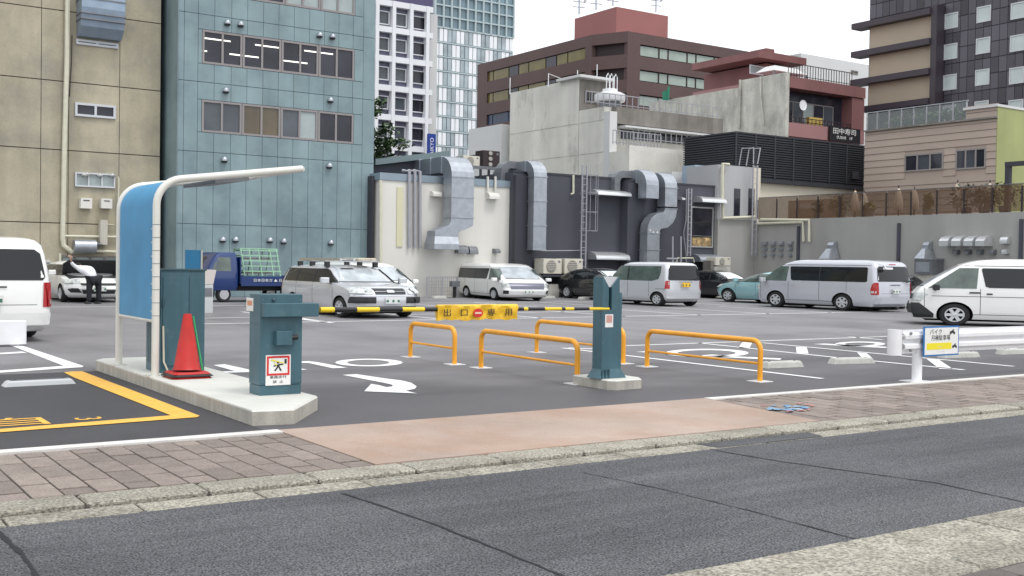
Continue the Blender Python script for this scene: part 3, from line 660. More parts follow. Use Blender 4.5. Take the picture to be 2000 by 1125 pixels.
# ================================================= BUILDINGS
B=dict(
 beige=mat('beige precast concrete',(.425,.38,.28),.8,var=.09,vs=.5,streak=.20,ss=.8,col2=(.30,.28,.225),ms=.45,mt=.56,mw=.12,fine=.04,fs=14,bump=.1,bs=8,rnd=.04),
 beigej=mat('dark panel joint',(.09,.08,.065),.9),
 teal=mat('pale teal metal cladding',(.225,.31,.33),.45,var=.06,vs=.8,streak=.14,ss=1.0,rnd=.05,spec=.5,col2=(.145,.205,.235),ms=.5,mt=.6,mw=.15),
 tealj=mat('teal cladding joint',(.05,.10,.12),.8),
 frame=mat('bronze grey window frame',(.26,.24,.24),.5),
 framew=mat('white aluminium frame',(.55,.57,.60),.45),
 gl1=mat('office glass dark',(.030,.030,.042),.06,spec=.5,var=.45,vs=.6),
 gl2=mat('office glass grey',(.075,.085,.10),.06,spec=.5,var=.3,vs=.5),
 gl3=mat('office glass with tan blind',(.11,.082,.045),.1,spec=.8,var=.2,vs=.8,streak=.3,ss=1.5),
 gl4=mat('pale blind behind glass',(.33,.38,.38),.2,spec=.6,var=.12,vs=1.2),
 wallw=mat('off white render',(.66,.645,.60),.8,var=.04,vs=.4,streak=.07,ss=.8,fine=.02,fs=30),
 cap=mat('blue grey parapet flashing',(.25,.31,.36),.4,metal=.3,var=.06,vs=1),
 slate=mat('dark slate render',(.068,.07,.088),.7,var=.07,vs=.6,streak=.10,ss=.8),
 slated=mat('darker slate render',(.045,.046,.058),.7,var=.07,vs=.6),
 grey=mat('mid grey render',(.34,.335,.32),.75,var=.05,vs=.5,streak=.10,ss=.7,fine=.02,fs=20),
 greyl=mat('light grey render',(.40,.40,.41),.7,var=.04,vs=.5),
 creamw=mat('cream render',(.62,.58,.48),.75,var=.04,vs=.6),
 louv=mat('black louvre screen',(.034,.036,.044),.6,var=.12,vs=.8),
 old=mat('weathered concrete',(.68,.665,.61),.85,var=.10,vs=.4,streak=.12,ss=.9,col2=(.25,.24,.215),ms=.5,mt=.68,mw=.10,stretch=(1,1,.35),fine=.06,fs=12,bump=.1,bs=6),
 oldd=mat('stained concrete',(.54,.53,.48),.85,var=.12,vs=.9,streak=.16,ss=1.6,col2=(.24,.235,.215),ms=.8,mt=.62,mw=.16,stretch=(1,1,.5),fine=.06,fs=12),
 grime=mat('grimy concrete parapet',(.22,.205,.185),.85,streak=.3,ss=1.2,var=.15,vs=1),
 brown=mat('brown tile cladding',(.105,.062,.060),.6,var=.07,vs=.15,fine=.06,fs=3,streak=.06,ss=.3),
 brownd=mat('brown recess',(.035,.024,.026),.7),
 redb=mat('red tank house',(.31,.125,.12),.7,var=.05,vs=.3),
 pink=mat('faded maroon render',(.22,.10,.10),.7,var=.08,vs=.4,streak=.15,ss=.5),
 pinkl=mat('dusty pink render',(.34,.18,.18),.7,var=.08,vs=.4),
 wgrid=mat('white precast grid',(.74,.75,.78),.6,var=.04,vs=.3),
 navy=mat('navy spandrel',(.10,.10,.155),.4,spec=.7),
 tgl=mat('tower glass blue green',(.13,.20,.24),.12,spec=.9,var=.35,vs=.12),
 tglw=mat('tower white panel',(.78,.80,.83),.45,var=.05,vs=.3),
 tglg=mat('tower grey glass',(.36,.42,.45),.2,var=.3,vs=.3),
 tfr=mat('tower mullion',(.42,.50,.52),.5),
 hot=mat('charcoal hotel panel',(.075,.070,.085),.5,rnd=.45,var=.05,vs=.3),
 hotj=mat('hotel joint',(.035,.033,.042),.7),
 hotb=mat('tan balcony panel',(.43,.355,.27),.6,var=.04,vs=.4),
 hotf=mat('dark plum fin',(.050,.040,.052),.5),
 sid=mat('pink beige siding',(.40,.325,.28),.7,var=.05,vs=.4,rnd=.05),
 lime=mat('lime green render',(.34,.36,.155),.7,var=.08,vs=.5,streak=.10,ss=.6),
 brg=mat('brown tinted glass',(.15,.085,.05),.08,spec=.6,alpha=.5),
 pale=mat('pale grey block',(.60,.60,.60),.7,var=.04,vs=.3),
)
def bld(name,label,loc,cat='building'): return thing(name,label,cat,(loc[0],loc[1],0))
def cor(x,V=None,U=None):
    d=ray(x,300); return V*d.x/d.y if U is None else U*d.y/d.x   # U of column x on plane V, or V on plane U
def Z(pl,pos,x,y): return (PV if pl=='V' else PU)(x,y,pos)[1]
# ---------- beige building (far left)
bv=48.; b=bld('beige_building','stained beige concrete panel building with rusty pipes, at far left',(8,bv))
u1=cor(312,bv); u0=-12; top=22
MB().box(u0,u1,bv,bv+14,0,top).build('wall',B['beigej'],b)
us=[u0,-7,-2.3,2.2]+[cor(x,bv) for x in(79,133,232)]+[u1]
zs=[0]+[Z('V',bv,0,y) for y in(432,285,147,5)]; d_=zs[3]-zs[2]; zs+= [zs[-1]+d_*k for k in(1,2,3)]
zs=[z for z in zs if z<top]+[top]
for a,c in zip(us,us[1:]):
    for e,f in zip(zs,zs[1:]): MB().box(a+.013,c-.013,bv-.05,bv,e+.02,f-.02).build('wall_panel',B['beige'],b)
pos=bv-.05
def fw(par,pl,pos,TL,BR,**k):
    s=span(pl,pos,TL,BR); return win(par,pl,pos,*s,k.pop('fm',B['frame']),k.pop('gm',B['gl1']),**k)
fw(b,'V',pos,(146,200),(225,233),fm=B['framew'],nv=2,fw=.09,out=.10)
fw(b,'V',pos,(146,336),(224,368),fm=B['framew'],gm=B['gl4'],nv=3,fw=.06,out=.10)
fw(b,'V',pos,(148,76),(230,96),fm=B['framew'],nv=2,fw=.09,out=.10)
fw(b,'V',pos,(118,498),(232,545),fm=B['grime'],gm=B['gl4'],nv=4,fw=.08,out=.10)
def pipe(par,pts,r,mt,name='pipe'): return MB().tube(pts,r,8).build(name,mt,par,smooth=True)
P_=lambda x,y,o=.15: fp('V',pos,x,y,o)
pipe(b,[P_(131,-60),P_(129,120),P_(124,300),P_(121,465),P_(123,480),P_(140,493)],.10,M['pipec'],'drain_pipe')
pipe(b,[P_(140,493),P_(185,490),P_(225,492)],.06,M['pipec']); pipe(b,[P_(125,461),P_(232,463)],.05,M['pipec'])
pipe(b,[P_(116,495),P_(115,525),P_(112,560)],.05,M['pipec'])
pipe(b,[P_(228,345),P_(230,350),P_(229,440),P_(205,438)],.035,M['pipec'])
pipe(b,[P_(139,70),P_(138,120),P_(134,190)],.02,M['blackp'])
def meter(x0,y0,x1,y1):
    s=span('V',pos,(x0,y0),(x1,y1)); o=fslab(MB(),'V',pos,*s,0,.35).build('wall_box',B['wallw'],b); fslab(MB(),'V',pos,s[0]+.1,s[1]-.1,s[3]-.12,s[3]-.08,.352,.36).build('vent_slot',M['blackp'],o)
meter(154,387,176,408); meter(194,388,215,408)
for x,y in((163,342),(169,341),(194,343),(218,343)): 
    c=fp('V',pos,x,y,.12); MB().lathe([(.09,-.05),(.13,.0),(.05,.09)],c,'z',10).build('vent_cap',M['galvb'],b,smooth=True)
def duct_piece(x0,y0,x1,y1,mt=None,out=.55,n=3):
    s=span('V',pos,(x0,y0),(x1,y1)); return s
s=span('V',pos,(150,-30),(233,82)); t=MB()
pr=[(s[3],.9),(s[2]+1.1,.9),(s[2]+.35,.75),(s[2],.35),(s[2],0),(s[3],0)]
t.loft([[(s[0],pos-a,z) for z,a in pr],[(s[1],pos-a,z) for z,a in pr]]).build('exhaust_hood',mat('blue grey galvanised',(.28,.35,.44),.4,metal=.4,var=.1,vs=2),b)
for y in(8,36,47): z=Z('V',pos,190,y); MB().box(s[0]-.03,s[1]+.03,pos-.93,pos,z-.025,z+.025).build('hood_seam',M['galvd'],b)
s=span('V',pos,(141,472),(183,490)); c=(s[2]+s[3])/2
MB().tube([(s[0],pos-.3,c),(s[1],pos-.3,c)],.28,14).build('horizontal_duct',M['galv'],b,smooth=True)
MB().lathe([(.16,-.05),(.2,.02),(.06,.12)],fp('V',pos,191,478,.2),'z',10).build('vent_cap',M['galvd'],b,smooth=True)
for x,y in((91,513),(105,521)): MB().lathe([(.16,-.05),(.2,.02),(.06,.12)],fp('V',pos,x,y,.2),'z',10).build('vent_cap',M['galvb'],b,smooth=True)
MB().box(*[cor(x,bv-.3) for x in(196,210)],bv-.42,bv-.05,Z('V',bv,200,478),Z('V',bv,200,430)).build('rust_duct',mat('dirty white duct',(.55,.52,.45),.7,streak=.3,ss=2),b)
# ---------- teal building
tv=46.5; tb=bld('teal_building','pale teal metal clad office building with two rows of strip windows',(18,tv))
u0,u1=cor(346,tv),cor(729,tv); top=22
MB().box(u0,u1,tv,tv+16,0,top).build('wall',B['tealj'],tb)
ux=[u0]+[cor(x,tv) for x in(357,384,416,449,480,511,541,571,601,630,658,686,706)]+[u1]
lv=[0]+[Z('V',tv,345,y) for y in(436,293,155,21)]; lv.append(lv[-1]+(lv[-1]-lv[-2]))
W0,W1=cor(392,tv),cor(689,tv)
wrows=[None,None,(Z('V',tv,392,258),Z('V',tv,392,194)),(Z('V',tv,393,124),Z('V',tv,393,57)),None]
wz5=(Z('V',tv,690,31),Z('V',tv,690,-32))
ux2=sorted(ux+[W0,W1]); th=.06
def tpan(a,c,e,f): 
    if c-a>.03 and f-e>.05: MB().box(a+.008,c-.008,tv-th,tv,e+.011,f-.011).build('cladding_panel',B['teal'],tb)
for k,(e,f) in enumerate(zip(lv,lv[1:])):
    wr=wrows[k] if k<4 else wz5
    for a,c in zip(ux,ux[1:]):
        if wr is None: tpan(a,c,e,f); continue
        Ws,We=(W0,W1) if k<4 else (cor(480,tv),W1)
        if c<=Ws+.01 or a>=We-.01: tpan(a,c,e,f)
        else:
            if a<Ws: tpan(a,Ws,wr[0],wr[1])
            if c>We: tpan(We,c,wr[0],wr[1])
            tpan(a,c,e,wr[0]); tpan(a,c,wr[1],f)
MB().box(u0,u1,tv-.06,tv,lv[-1],top).build('cladding_panel',B['teal'],tb)
MB().box(u0-.03,u0,tv-.06,tv+16,0,top).build('side_wall',B['teal'],tb)
for k,(z0,z1) in enumerate((wrows[2],wrows[3],wz5)):
    Ws=W0 if k<2 else cor(480,tv); gm=([B['gl2'],B['gl2'],B['gl3'],B['gl3'],B['gl2'],B['gl4'],B['gl1'],B['gl1']],[B['gl1']]*8,[B['gl1'],B['gl1'],B['gl4'],B['gl4'],B['gl4'],B['gl4'],B['gl4'],B['gl4']])[k]
    n=4 if k<2 else 3; seg=(W1-Ws)/n
    for i in range(n):
        o=win(tb,'V',tv,Ws+seg*i+.01,Ws+seg*(i+1)-.01,z0+.01,z1-.01,B['frame'],B['gl1'],nv=2,fw=.09,out=.07,gms=gm[i*2:i*2+2])
em=mat('lit ceiling tube',(1,.97,.86),.5,emit=.9)
for (xa,ya,xb,yb) in((395,74,450,81),(393,99,404,100),(448,106,505,112),(498,87,544,94),(550,118,600,124),(594,99,650,106)):
    a=fp('V',tv,xa,ya,.02);c=fp('V',tv,xb,yb,.02); MB().box(a[0],c[0],tv-.022,tv-.014,(a[2]+c[2])/2-.028,(a[2]+c[2])/2+.028).build('ceiling_light',em,tb)
for x,y in((443,45),(469,48),(623,69),(648,72),(440,177),(644,196),(437,312),(642,324),(434,468),(459,468),(526,469),(553,471),(645,474)):
    c=fp('V',tv-.06,x,y,.10); r_=.14
    MB().lathe([(r_,-.06),(r_*1.05,.0),(r_*.8,.08),(r_*.3,.13)],c,'z',12).build('vent_hood',M['galv'],tb,smooth=True)
    MB().box(c[0]-.11,c[0]+.11,tv-.2,tv-.07,c[2]-.12,c[2]-.061).build('vent_mouth',M['blackp'],tb)
MB().box(u0-2.5,u0-.04,tv+15,tv+16,0,top).build('alley_light_block',B['grime'],tb)  # added wall, shuts sky light out of the alley's far end
# ---------- white rendered building
wv=45.5; wb=bld('white_building','off white single storey building with a big bent galvanised duct',(27,wv))
u0,u1=cor(746,wv),cor(1001,wv); ztp=Z('V',wv,760,352)
MB().box(u0,u1,wv,wv+12,0,ztp).build('wall',B['wallw'],wb)
MB().box(u0-.12,u1,wv-.06,wv+12,ztp+.002,Z('V',wv,760,338)).build('parapet',B['cap'],wb)
MB().box(cor(737,wv),u0-.13,wv+.5,wv+3,0,ztp+.2).build('side_wall',B['slated'],wb)
W_=lambda x,y,o=.12: fp('V',wv,x,y,o)
pipe(wb,[W_(741,352),W_(741,520)],.07,M['wallp'] if 'wallp' in M else M['pipec'],'drain_pipe')
for x in(797,808,818): pipe(wb,[(W_(x,336)[0],wv+.5,W_(x,334)[2]+.05),W_(x,335),W_(x,484)],.075,M['pipe'],'vent_pipe')
MB().box(W_(780,0)[0],W_(792,0)[0],wv-.05,wv-.002,W_(786,482)[2],W_(786,366)[2]).build('paint_patch',mat('pale yellow primer',(.60,.58,.40),.7),wb)
def capv(x,y,w,h,mt=M['galvb'],par=wb,pos_=None,name='vent_hood'):
    pos_=pos_ or wv; s=span('V',pos_,(x-w/2,y-h/2),(x+w/2,y+h/2)); hh=s[3]-s[2]; d=.35
    pr=[(0,s[2]),(d,s[2]),(d,s[2]+hh*.45),(d*.8,s[2]+hh*.8),(d*.4,s[3]),(0,s[3])]
    return MB().loft([[(s[0],pos_-a,z) for a,z in pr],[(s[1],pos_-a,z) for a,z in pr]]).build(name,mt,par,smooth=True)
capv(848,379,16,11,B['wallw']); capv(959,383,20,14,B['wallw']); capv(898,487,20,16,M['galvd']); capv(919,489,16,16,M['galvd']); capv(966,490,9,9,M['galvd']); capv(911,369,6,4,M['galvd'])
for x in(950,965): pipe(wb,[W_(x,345),W_(x,373)],.06,B['wallw'])
def duct(par,path,side,w,h,mt=M['galv'],name='duct',fl=True,step=None):
    o=MB().sweep(path,side,w,h).build(name,mt,par)
    if fl:
        P=[Vector(p) for p in path]; sd_=Vector(side)
        for a,c in zip(P,P[1:]):
            L=(c-a).length
            if L<1.0: continue
            n=max(1,round(L/1.1)); t=(c-a).normalized(); nn=sd_.cross(t)
            for k in range(n+1):
                q=a+t*(L*k/n); MB().sweep([tuple(q-t*.02),tuple(q+t*.02)],side,w+.07,h+.07).build('duct_flange',mt,o if o.parent is None else par)
    return o
dw=cor(903,wv)-cor(860,wv); uc=cor(881,wv); oy=wv-.75
def bend(c,r,a0,a1,n,plane,fix):
    out=[]
    for k in range(n+1):
        a=R(a0+(a1-a0)*k/n); x=c[0]+r*math.cos(a); y=c[1]+r*math.sin(a); out.append((fix,x,y) if plane=='yz' else (x,fix,y))
    return out
zT=Z('V',oy,881,306)
duct(wb,[(uc,wv+3,zT-.35)]+bend((oy+.6,zT-.95),.6,90,180,6,'yz',uc)+[(uc,oy,Z('V',oy,881,425))],(1,0,0),dw,.75)
u2=cor(866,oy); zb=Z('V',oy,866,462)
S_=[(426,uc,1.),(434,uc-.02,1.02),(440,uc-.07,1.08),(446,(uc+u2)/2,1.12),(452,u2+.07,1.08),(457,u2+.02,1.02),(462,u2,1.)]
MB().loft([rr4(u-dw*k/2,u+dw*k/2,oy-.375,oy+.375,Z('V',oy,875,y)) for y,u,k in S_]).build('duct_bend',M['galv'],wb,smooth=True,angle=25)
MB().loft([rr4(u2-dw*.5,u2+dw*.5,oy-.38,oy+.38,zb),rr4(u2-dw*.60,u2+dw*.5,oy-.55,oy+.38,zb-.35),rr4(u2-dw*.60,u2+dw*.5,oy-.55,oy+.38,zb-.6)]).build('duct_mouth',M['galv'],wb)
# roof clutter behind the white building
rc=bld('rooftop_shed','low teal grey rooftop shed with sheet roof behind the white building',(26,wv+4),'shed')
rv=wv+2.5; a=span('V',rv,(728,318),(862,345))
MB().loft([[(a[0],rv,a[2]),(a[1]+.2,rv,a[2]),(a[1]+.2,rv,a[3]+.55),(a[0],rv,a[3]-.12)],[(a[0],rv+4,a[2]),(a[1]+.2,rv+4,a[2]),(a[1]+.2,rv+4,a[3]+.55),(a[0],rv+4,a[3]-.12)]]).build('shed_wall',B['slated'],rc)
MB().loft([[(a[0],rv-.3,a[3]-.12),(a[1]+.3,rv-.3,a[3]+.57),(a[1]+.3,rv-.3,a[3]+.85),(a[0],rv-.3,a[3]+.17)],[(a[0],rv+4,a[3]-.12),(a[1]+.3,rv+4,a[3]+.57),(a[1]+.3,rv+4,a[3]+.85),(a[0],rv+4,a[3]+.17)]]).build('shed_roof',mat('teal grey sheet roof',(.16,.21,.22),.5,metal=.3),rc)
a=span('V',rv,(905,322),(1001,346)); 
ps=bld('roof_rack','dark steel roof platform behind the white building parapet',(30,rv),'platform'); MB().box(a[0],a[1]+.1,rv-.1,rv,a[3]-.15,a[3]).build('platform_beam',M['galvd'],ps)
for k in range(7): u=a[0]+(a[1]-a[0])*k/6; MB().box(u-.05,u+.05,rv-.1,rv,ztp,a[3]-.152).build('platform_post',B['slated'],ps)
def acunit(x0,y0,x1,y1,pos_,label,n=1,vert=False,dep=.8,group=None,mt=None,zb=None):
    s=list(span('V',pos_,(x0,y0),(x1,y1)))
    if zb is not None: s[2]=zb
    t=thing('air_conditioner',label,'air conditioner',((s[0]+s[1])/2,pos_,s[2]),0,group)
    MB().box(s[0],s[1],pos_,pos_+dep,s[2],s[3]).build('unit_body',mt or mat('cream unit casing',(.60,.57,.49),.5,var=.04,vs=2),t,bevel=.02)
    w=s[1]-s[0];h=s[3]-s[2]
    for k in range(n):
        cz=s[2]+h*(k+.5)/n; rr_=min(w*.33,h/n*.40)
        f=MB().lathe([(rr_,0),(rr_,.03),(rr_*.9,.035)],(s[0]+w*.42,pos_-.0,cz),'y',20).build('fan_grille',mat('unit grille',(.26,.24,.21),.6),t)
        for q in(-.6,-.3,0,.3,.6): 
            l_=rr_*math.sqrt(1-q*q)*.95; MB().box(s[0]+w*.42-l_,s[0]+w*.42+l_,pos_-.05,pos_-.037,cz+q*rr_-.008,cz+q*rr_+.008).build('grille_bar',M['cream'],f)
    MB().box(s[0]+w*.80,s[0]+w*.9,pos_-.012,pos_-.001,s[3]-h*.25,s[3]-h*.12).build('unit_badge',M['galvd'],t)
    return t
rr_v=rv+1.2
acunit(905,303,937,326,rr_v,'cream rooftop unit by the duct bend, left of the fan stack',1)
acunit(944,293,976,328,rr_v+.2,'dark rooftop unit with three square framed fans in a column',3,mt=B['brownd'])
acunit(880,306,903,324,rr_v+.9,'cream rooftop unit half hidden behind the duct bend',1)
acunit(926,302,943,322,rr_v+1.6,'narrow dark rooftop unit between two cream ones',1,mt=B['slated'])
# ---------- slate building A
av=45.2; ab=bld('slate_building','dark slate rendered building with a caged ladder, right of the white building',(33,av))
u0,u1=cor(1003,av),cor(1222,av); zA=Z('V',av,1140,346)
MB().box(u0,u1,av,av+12,0,zA).build('wall',B['slate'],ab)
MB().box(u0,u1,av-.03,av+.4,zA+.001,zA+.10).build('parapet_cap',B['slated'],ab)
A_=lambda x,y,o=.12: fp('V',av,x,y,o)
MB().box(u0,cor(1036,av),av-.25,av-.001,0,zA-.15).build('dark_bay',B['slated'],ab)
dw=cor(1064,av)-cor(1038,av); uc=cor(1051,av-.6); oy=av-.6; zT=Z('V',oy,1051,312)
duct(ab,[(uc,av+2.6,zT-.9),(uc,av+2.6,zT-.55),(uc,av+2.3,zT-.3)]+bend((oy+.55,zT-.85),.55,90,180,6,'yz',uc)+[(uc,oy,Z('V',oy,1051,488))],(1,0,0),dw*.95,.5)
u_=cor(1020,av-.5); MB().sweep([(u_-.25,oy+1.6,zA-.6)]+[(u_+.17-.42*math.cos(R(q)),oy+1.6,zT-.62+.42*math.sin(R(q))) for q in(0,22,45,67,90)]+[(uc+.1,oy+1.6,zT-.2)],(0,1,0),.6,.36).build('duct',M['galvd'],ab)
def awning(par,pl,pos_,TL,BR,mt=M['galvb']):
    s=span(pl,pos_,TL,BR); h=s[3]-s[2]; d=.75; pr=[(0,s[2])]+[(d,s[2])]+[(d*math.cos(R(a)),s[2]+h*.2+h*.8*math.sin(R(a))) for a in(0,20,40,60,80,90)]
    return MB().loft([[(s[0],pos_-a,z) for a,z in pr],[(s[1],pos_-a,z) for a,z in pr]]).build('curved_hood',mt,par,smooth=True)
awning(ab,'V',av,(1150,369),(1216,385)); awning(ab,'V',av,(1148,491),(1213,508))
dk=MB(); fslab(dk,'V',av,*span('V',av,(1150,508),(1213,580)),.0,.03); dk.build('service_door',B['slated'],ab)
pipe(ab,[A_(1117,342),A_(1117,378),A_(1112,379)],.06,M['pipec'],'vent_pipe')
pipe(ab,[A_(1003,484),A_(1060,490),A_(1140,489)],.025,M['pipe'],'conduit')
def ladder(par,pos_,x0,x1,yt,yb,name='ladder',cage=True,pl='V',o=.35):
    a0,a1=cor(x0,pos_-o),cor(x1,pos_-o); zt,zb=Z('V',pos_-o,x0,yt),Z('V',pos_-o,x0,yb)
    t=MB(); 
    for u in(a0,a1): t.box(u-.03,u+.03,pos_-o-.03,pos_-o+.03,zb,zt)
    l_=t.build('ladder_rails',M['pipe'],par); z=zb+.2
    while z<zt: MB().box(a0+.03,a1-.03,pos_-o-.015,pos_-o+.015,z-.015,z+.015).build('rung',M['pipe'],l_); z+=.32
    if cage:
        z=zb+2; c=(a0+a1)/2+.12; w=.42
        while z<zt+.2:
            MB().tube([(c+w*math.cos(R(k)),pos_-o-.05+.75*math.sin(R(k)),z) for k in range(180,361,20)],.015,5).build('cage_hoop',M['pipe'],l_); z+=.95
        for k in(200,235,270,305,340): MB().tube([(c+w*math.cos(R(k)),pos_-o-.05+.75*math.sin(R(k)),zz) for zz in(zb+2,zt)],.012,5).build('cage_bar',M['pipe'],l_)
ladder(ab,av,1138,1147,322,528)
acunit(1062,505,1097,535,av-1.0,'left one of two cream air conditioners on a dark stand by the slate wall',1,group='wall air conditioners')
acunit(1103,505,1138,535,av-1.0,'right one of two cream air conditioners on a dark stand by the slate wall',1,group='wall air conditioners')
stt=bld('equipment_stand','dark steel stand and concrete blocks carrying the two air conditioners',(32,av-1),'stand')
s=span('V',av-1.0,(1060,536),(1140,541)); MB().box(s[0],s[1],av-1.0,av-.1,s[2],s[3]-.01).build('stand_shelf',B['slated'],stt)
for u in(s[0]+.1,(s[0]+s[1])/2,s[1]-.1): MB().box(u-.06,u+.06,av-.9,av-.3,0,s[2]-.002).build('stand_leg',B['slated'],stt)
s=span('V',av-.8,(1070,555),(1092,581)); MB().box(s[0],s[1],av-.8,av-.3,0,s[3]).build('concrete_block',B['oldd'],stt)
s=span('V',av-.6,(1079,500),(1085,505)); 
MB().box(*[cor(x,av-.1) for x in(1222,1228)],av+.4,av+6,0,zA-.1).build('recess_wall',B['slated'],ab)
# ---------- slate building B
cv=44.6; sb_=bld('slate_annex','dark slate rendered annex with two bent ducts and a framed window',(39,cv))
u0,u1=cor(1228,cv),cor(1402,cv); zB=Z('V',cv,1330,361)
MB().box(u0,u1,cv,cv+7,0,zB).build('wall',B['slate'],sb_); MB().box(u0,u1,cv-.03,cv+.4,zB+.001,zB+.09).build('parapet_cap',B['slated'],sb_)
B_=lambda x,y,o=.12: fp('V',cv,x,y,o)
dw=cor(1282,cv)-cor(1258,cv); oy=cv-.6; uc=cor(1268,oy); zT=Z('V',oy,1268,331)
duct(sb_,[(uc-.0,cv+2,zT-.35)]+bend((oy+.5,zT-.85),.5,90,180,5,'yz',uc)+[(uc,oy,Z('V',oy,1268,388))],(1,0,0),dw,.65)
MB().sweep([(uc-1.4,cv+.6,zB-.5)]+[(uc-1.0-.4*math.cos(R(q)),cv+.6,zT-.65+.4*math.sin(R(q))) for q in(0,22,45,67,90)]+[(uc,cv+.6,zT-.25)],(0,1,0),.7,.36).build('duct',M['galvd'],sb_)
uc=cor(1305,oy); zT=Z('V',oy,1305,336); dw=cor(1319,cv)-cor(1296,cv)
duct(sb_,[(uc,cv+2,zT-.35)]+bend((oy+.5,zT-.85),.5,90,180,5,'yz',uc)+[(uc,oy,Z('V',oy,1305,408))],(1,0,0),dw,.6)
u2=cor(1272,oy)
r_=(uc-u2)/2; z0_=Z('V',oy,1305,410); pth=[(uc,oy,z0_+.15)]+[(uc-r_+r_*math.cos(R(q)),oy,z0_-r_*math.sin(R(q))) for q in(0,22,45,68,90)]+[(u2+r_-r_*math.sin(R(q)),oy,z0_-2*r_+r_*math.cos(R(q))) for q in(22,45,68,90)]
MB().sweep(pth+[(u2,oy,z0_-2*r_-.1)],(0,1,0),.6,dw).build('duct_bend',M['galv'],sb_,smooth=True,angle=50)
duct(sb_,[(u2,oy,z0_-2*r_-.1),(u2,oy,Z('V',oy,1272,520))],(0,1,0),.6,dw)
awning(sb_,'V',cv,(1354,383),(1401,398)); awning(sb_,'V',cv,(1350,496),(1398,512),M['galv'])
o=fw(sb_,'V',cv,(1349,403),(1391,484),fm=mat('silver frame',(.5,.5,.5),.4,metal=.4),gm=B['gl1'],nv=1,nh=1,fw=.07,out=.06,name='framed_window')
fslab(MB(),'V',cv,*span('V',cv,(1351,460),(1389,462)),.06,.075).build('sill_bar',M['galvb'],o); fslab(MB(),'V',cv,*span('V',cv,(1352,463),(1388,481)),.013,.03).build('clutter_behind_glass',mat('bottles and boxes',(.40,.28,.14),.7,var=.6,vs=2.5,fine=.5,fs=6),o)
for x in(1252,1294,1310): pipe(sb_,[B_(x,462,.8),B_(x,518,.8)],.045,M['pipe'],'vent_pipe')
pipe(sb_,[B_(1282,505,.8),B_(1304,505,.8)],.045,M['pipe']); pipe(sb_,[B_(1304,512,.7),B_(1306,504,.7),B_(1336,504,.7),B_(1338,512,.7)],.04,M['pipec'])
pipe(sb_,[B_(1338,370),B_(1337,430),B_(1332,455),B_(1336,490),B_(1338,520)],.03,M['pipe'],'cable')
capv(1327,388,6,6,M['galvb'],sb_,cv)
for x,y in((1248,452),(1254,455),(1262,456)): 
    c=B_(x,y,.8); MB().lathe([(.05,-.05),(.12,0),(.12,.08),(.05,.12)],c,'z',8).build('vent_cap',M['cream'],sb_)
ladder(sb_,cv,1346,1352,368,500,cage=False)
# ---------- grey corner volume and long grey wall
UW=46.3; gv=cor(1476,U=UW); gw=bld('grey_building','long grey rendered wall with rooftop terrace along the right of the lot',(UW,gv))
u0=cor(1405,gv); zw=PU(1490,430,UW)[1]
MB().loft([[(UW,24.0,0),(UW+.6,24.0,0),(UW+.6,gv,0),(UW,gv,0)],[(UW,24.0,zw),(UW+.6,24.0,zw),(UW+.6,gv,zw),(UW,gv,zw)]]).build('wall',B['grey'],gw)
MB().box(u0,UW+3,gv,gv+2.6,0,zw+.0).build('wall',B['grey'],gw)
zu=Z('V',gv,1440,324)
MB().box(u0,cor(1473,gv)-.0,gv+.06,gv+2.55,zw+.002,zu).build('upper_volume',B['greyl'],gw)
MB().box(cor(1473,gv)+.002,cor(1476,gv)+.5,gv+.06,gv+2.5,zw+.002,zu+.0).build('corner_pier',B['creamw'],gw)
for x0_,x1_ in((1434,1444),(1462,1472)):
    s=span('V',gv+.06,(x0_,368),(x1_,422)); MB().box(s[0],s[1],gv+.02,gv+.058,s[2],s[3]).build('slit_window',B['gl1'],gw)
C_=lambda x,y,o=.15: fp('V',gv,x,y,o)
pipe(gw,[C_(1420,322),C_(1408,320),C_(1407,350),C_(1408,426),C_(1470,424)],.09,M['pipec'],'pipe')
RW=lambda x,y,o=.15: fp('U',UW,x,y,o)
pipe(gw,[RW(1482,428),RW(1484,437),RW(1572,434),RW(1573,472)],.075,M['pipec']); pipe(gw,[RW(1490,429),RW(1584,430),RW(1584,472)],.075,M['pipec'])
for x,yt in((1562,442),(1758,436),(1997,428)):
    a=RW(x,yt,.0); MB().box(UW-.16,UW-.001,a[1]-.06,a[1]+.06,0,a[2]).build('downpipe',B['slate'],gw)
def uhood(x,y,w,h,mt=M['galvb'],name='vent_hood',d=.3):
    s=span('U',UW,(x-w/2,y-h/2),(x+w/2,y+h/2)); hh=s[3]-s[2]; pr=[(0,s[2]),(d,s[2]),(d,s[2]+hh*.5),(d*.75,s[2]+hh*.85),(d*.3,s[3]),(0,s[3])]
    return MB().loft([[(UW-a,s[0],z) for a,z in pr],[(UW-a,s[1],z) for a,z in pr]]).build(name,mt,gw,smooth=True)
for x in(1496,1512,1528,1546):
    for y,w in((475,9),(486,7),(498,5)): uhood(x,y,w,7 if y<480 else 5,M['galv'],d=.22)
for x in(1860,1884,1908,1931): uhood(x,471,17,20,M['galvb'],d=.7)
for x in(1871,1894,1918,1942): uhood(x,492,9,9,M['galvd'],d=.3)
uhood(1967,469,14,14,M['galvb']); uhood(1968,491,9,10,M['galvb'])
for x in(1632,1818):
    a=RW(x-9,473); c=RW(x+9,506); uhood(x-1,479,11,15,M['galv'],d=.4)
    s=span('U',UW,(x-9,486),(x+11,506)); MB().loft([[(UW-.1,s[0]+.2,s[3]),(UW-.6,s[0]+.2,s[3]),(UW-.6,s[1]-.2,s[3]),(UW-.1,s[1]-.2,s[3])],[(UW-.1,s[0],s[2]),(UW-.95,s[0],s[2]),(UW-.95,s[1],s[2]),(UW-.1,s[1],s[2])]]).build('exhaust_hood',M['galv'],gw)
s=span('U',UW-.4,(1800,506),(1833,536)); 
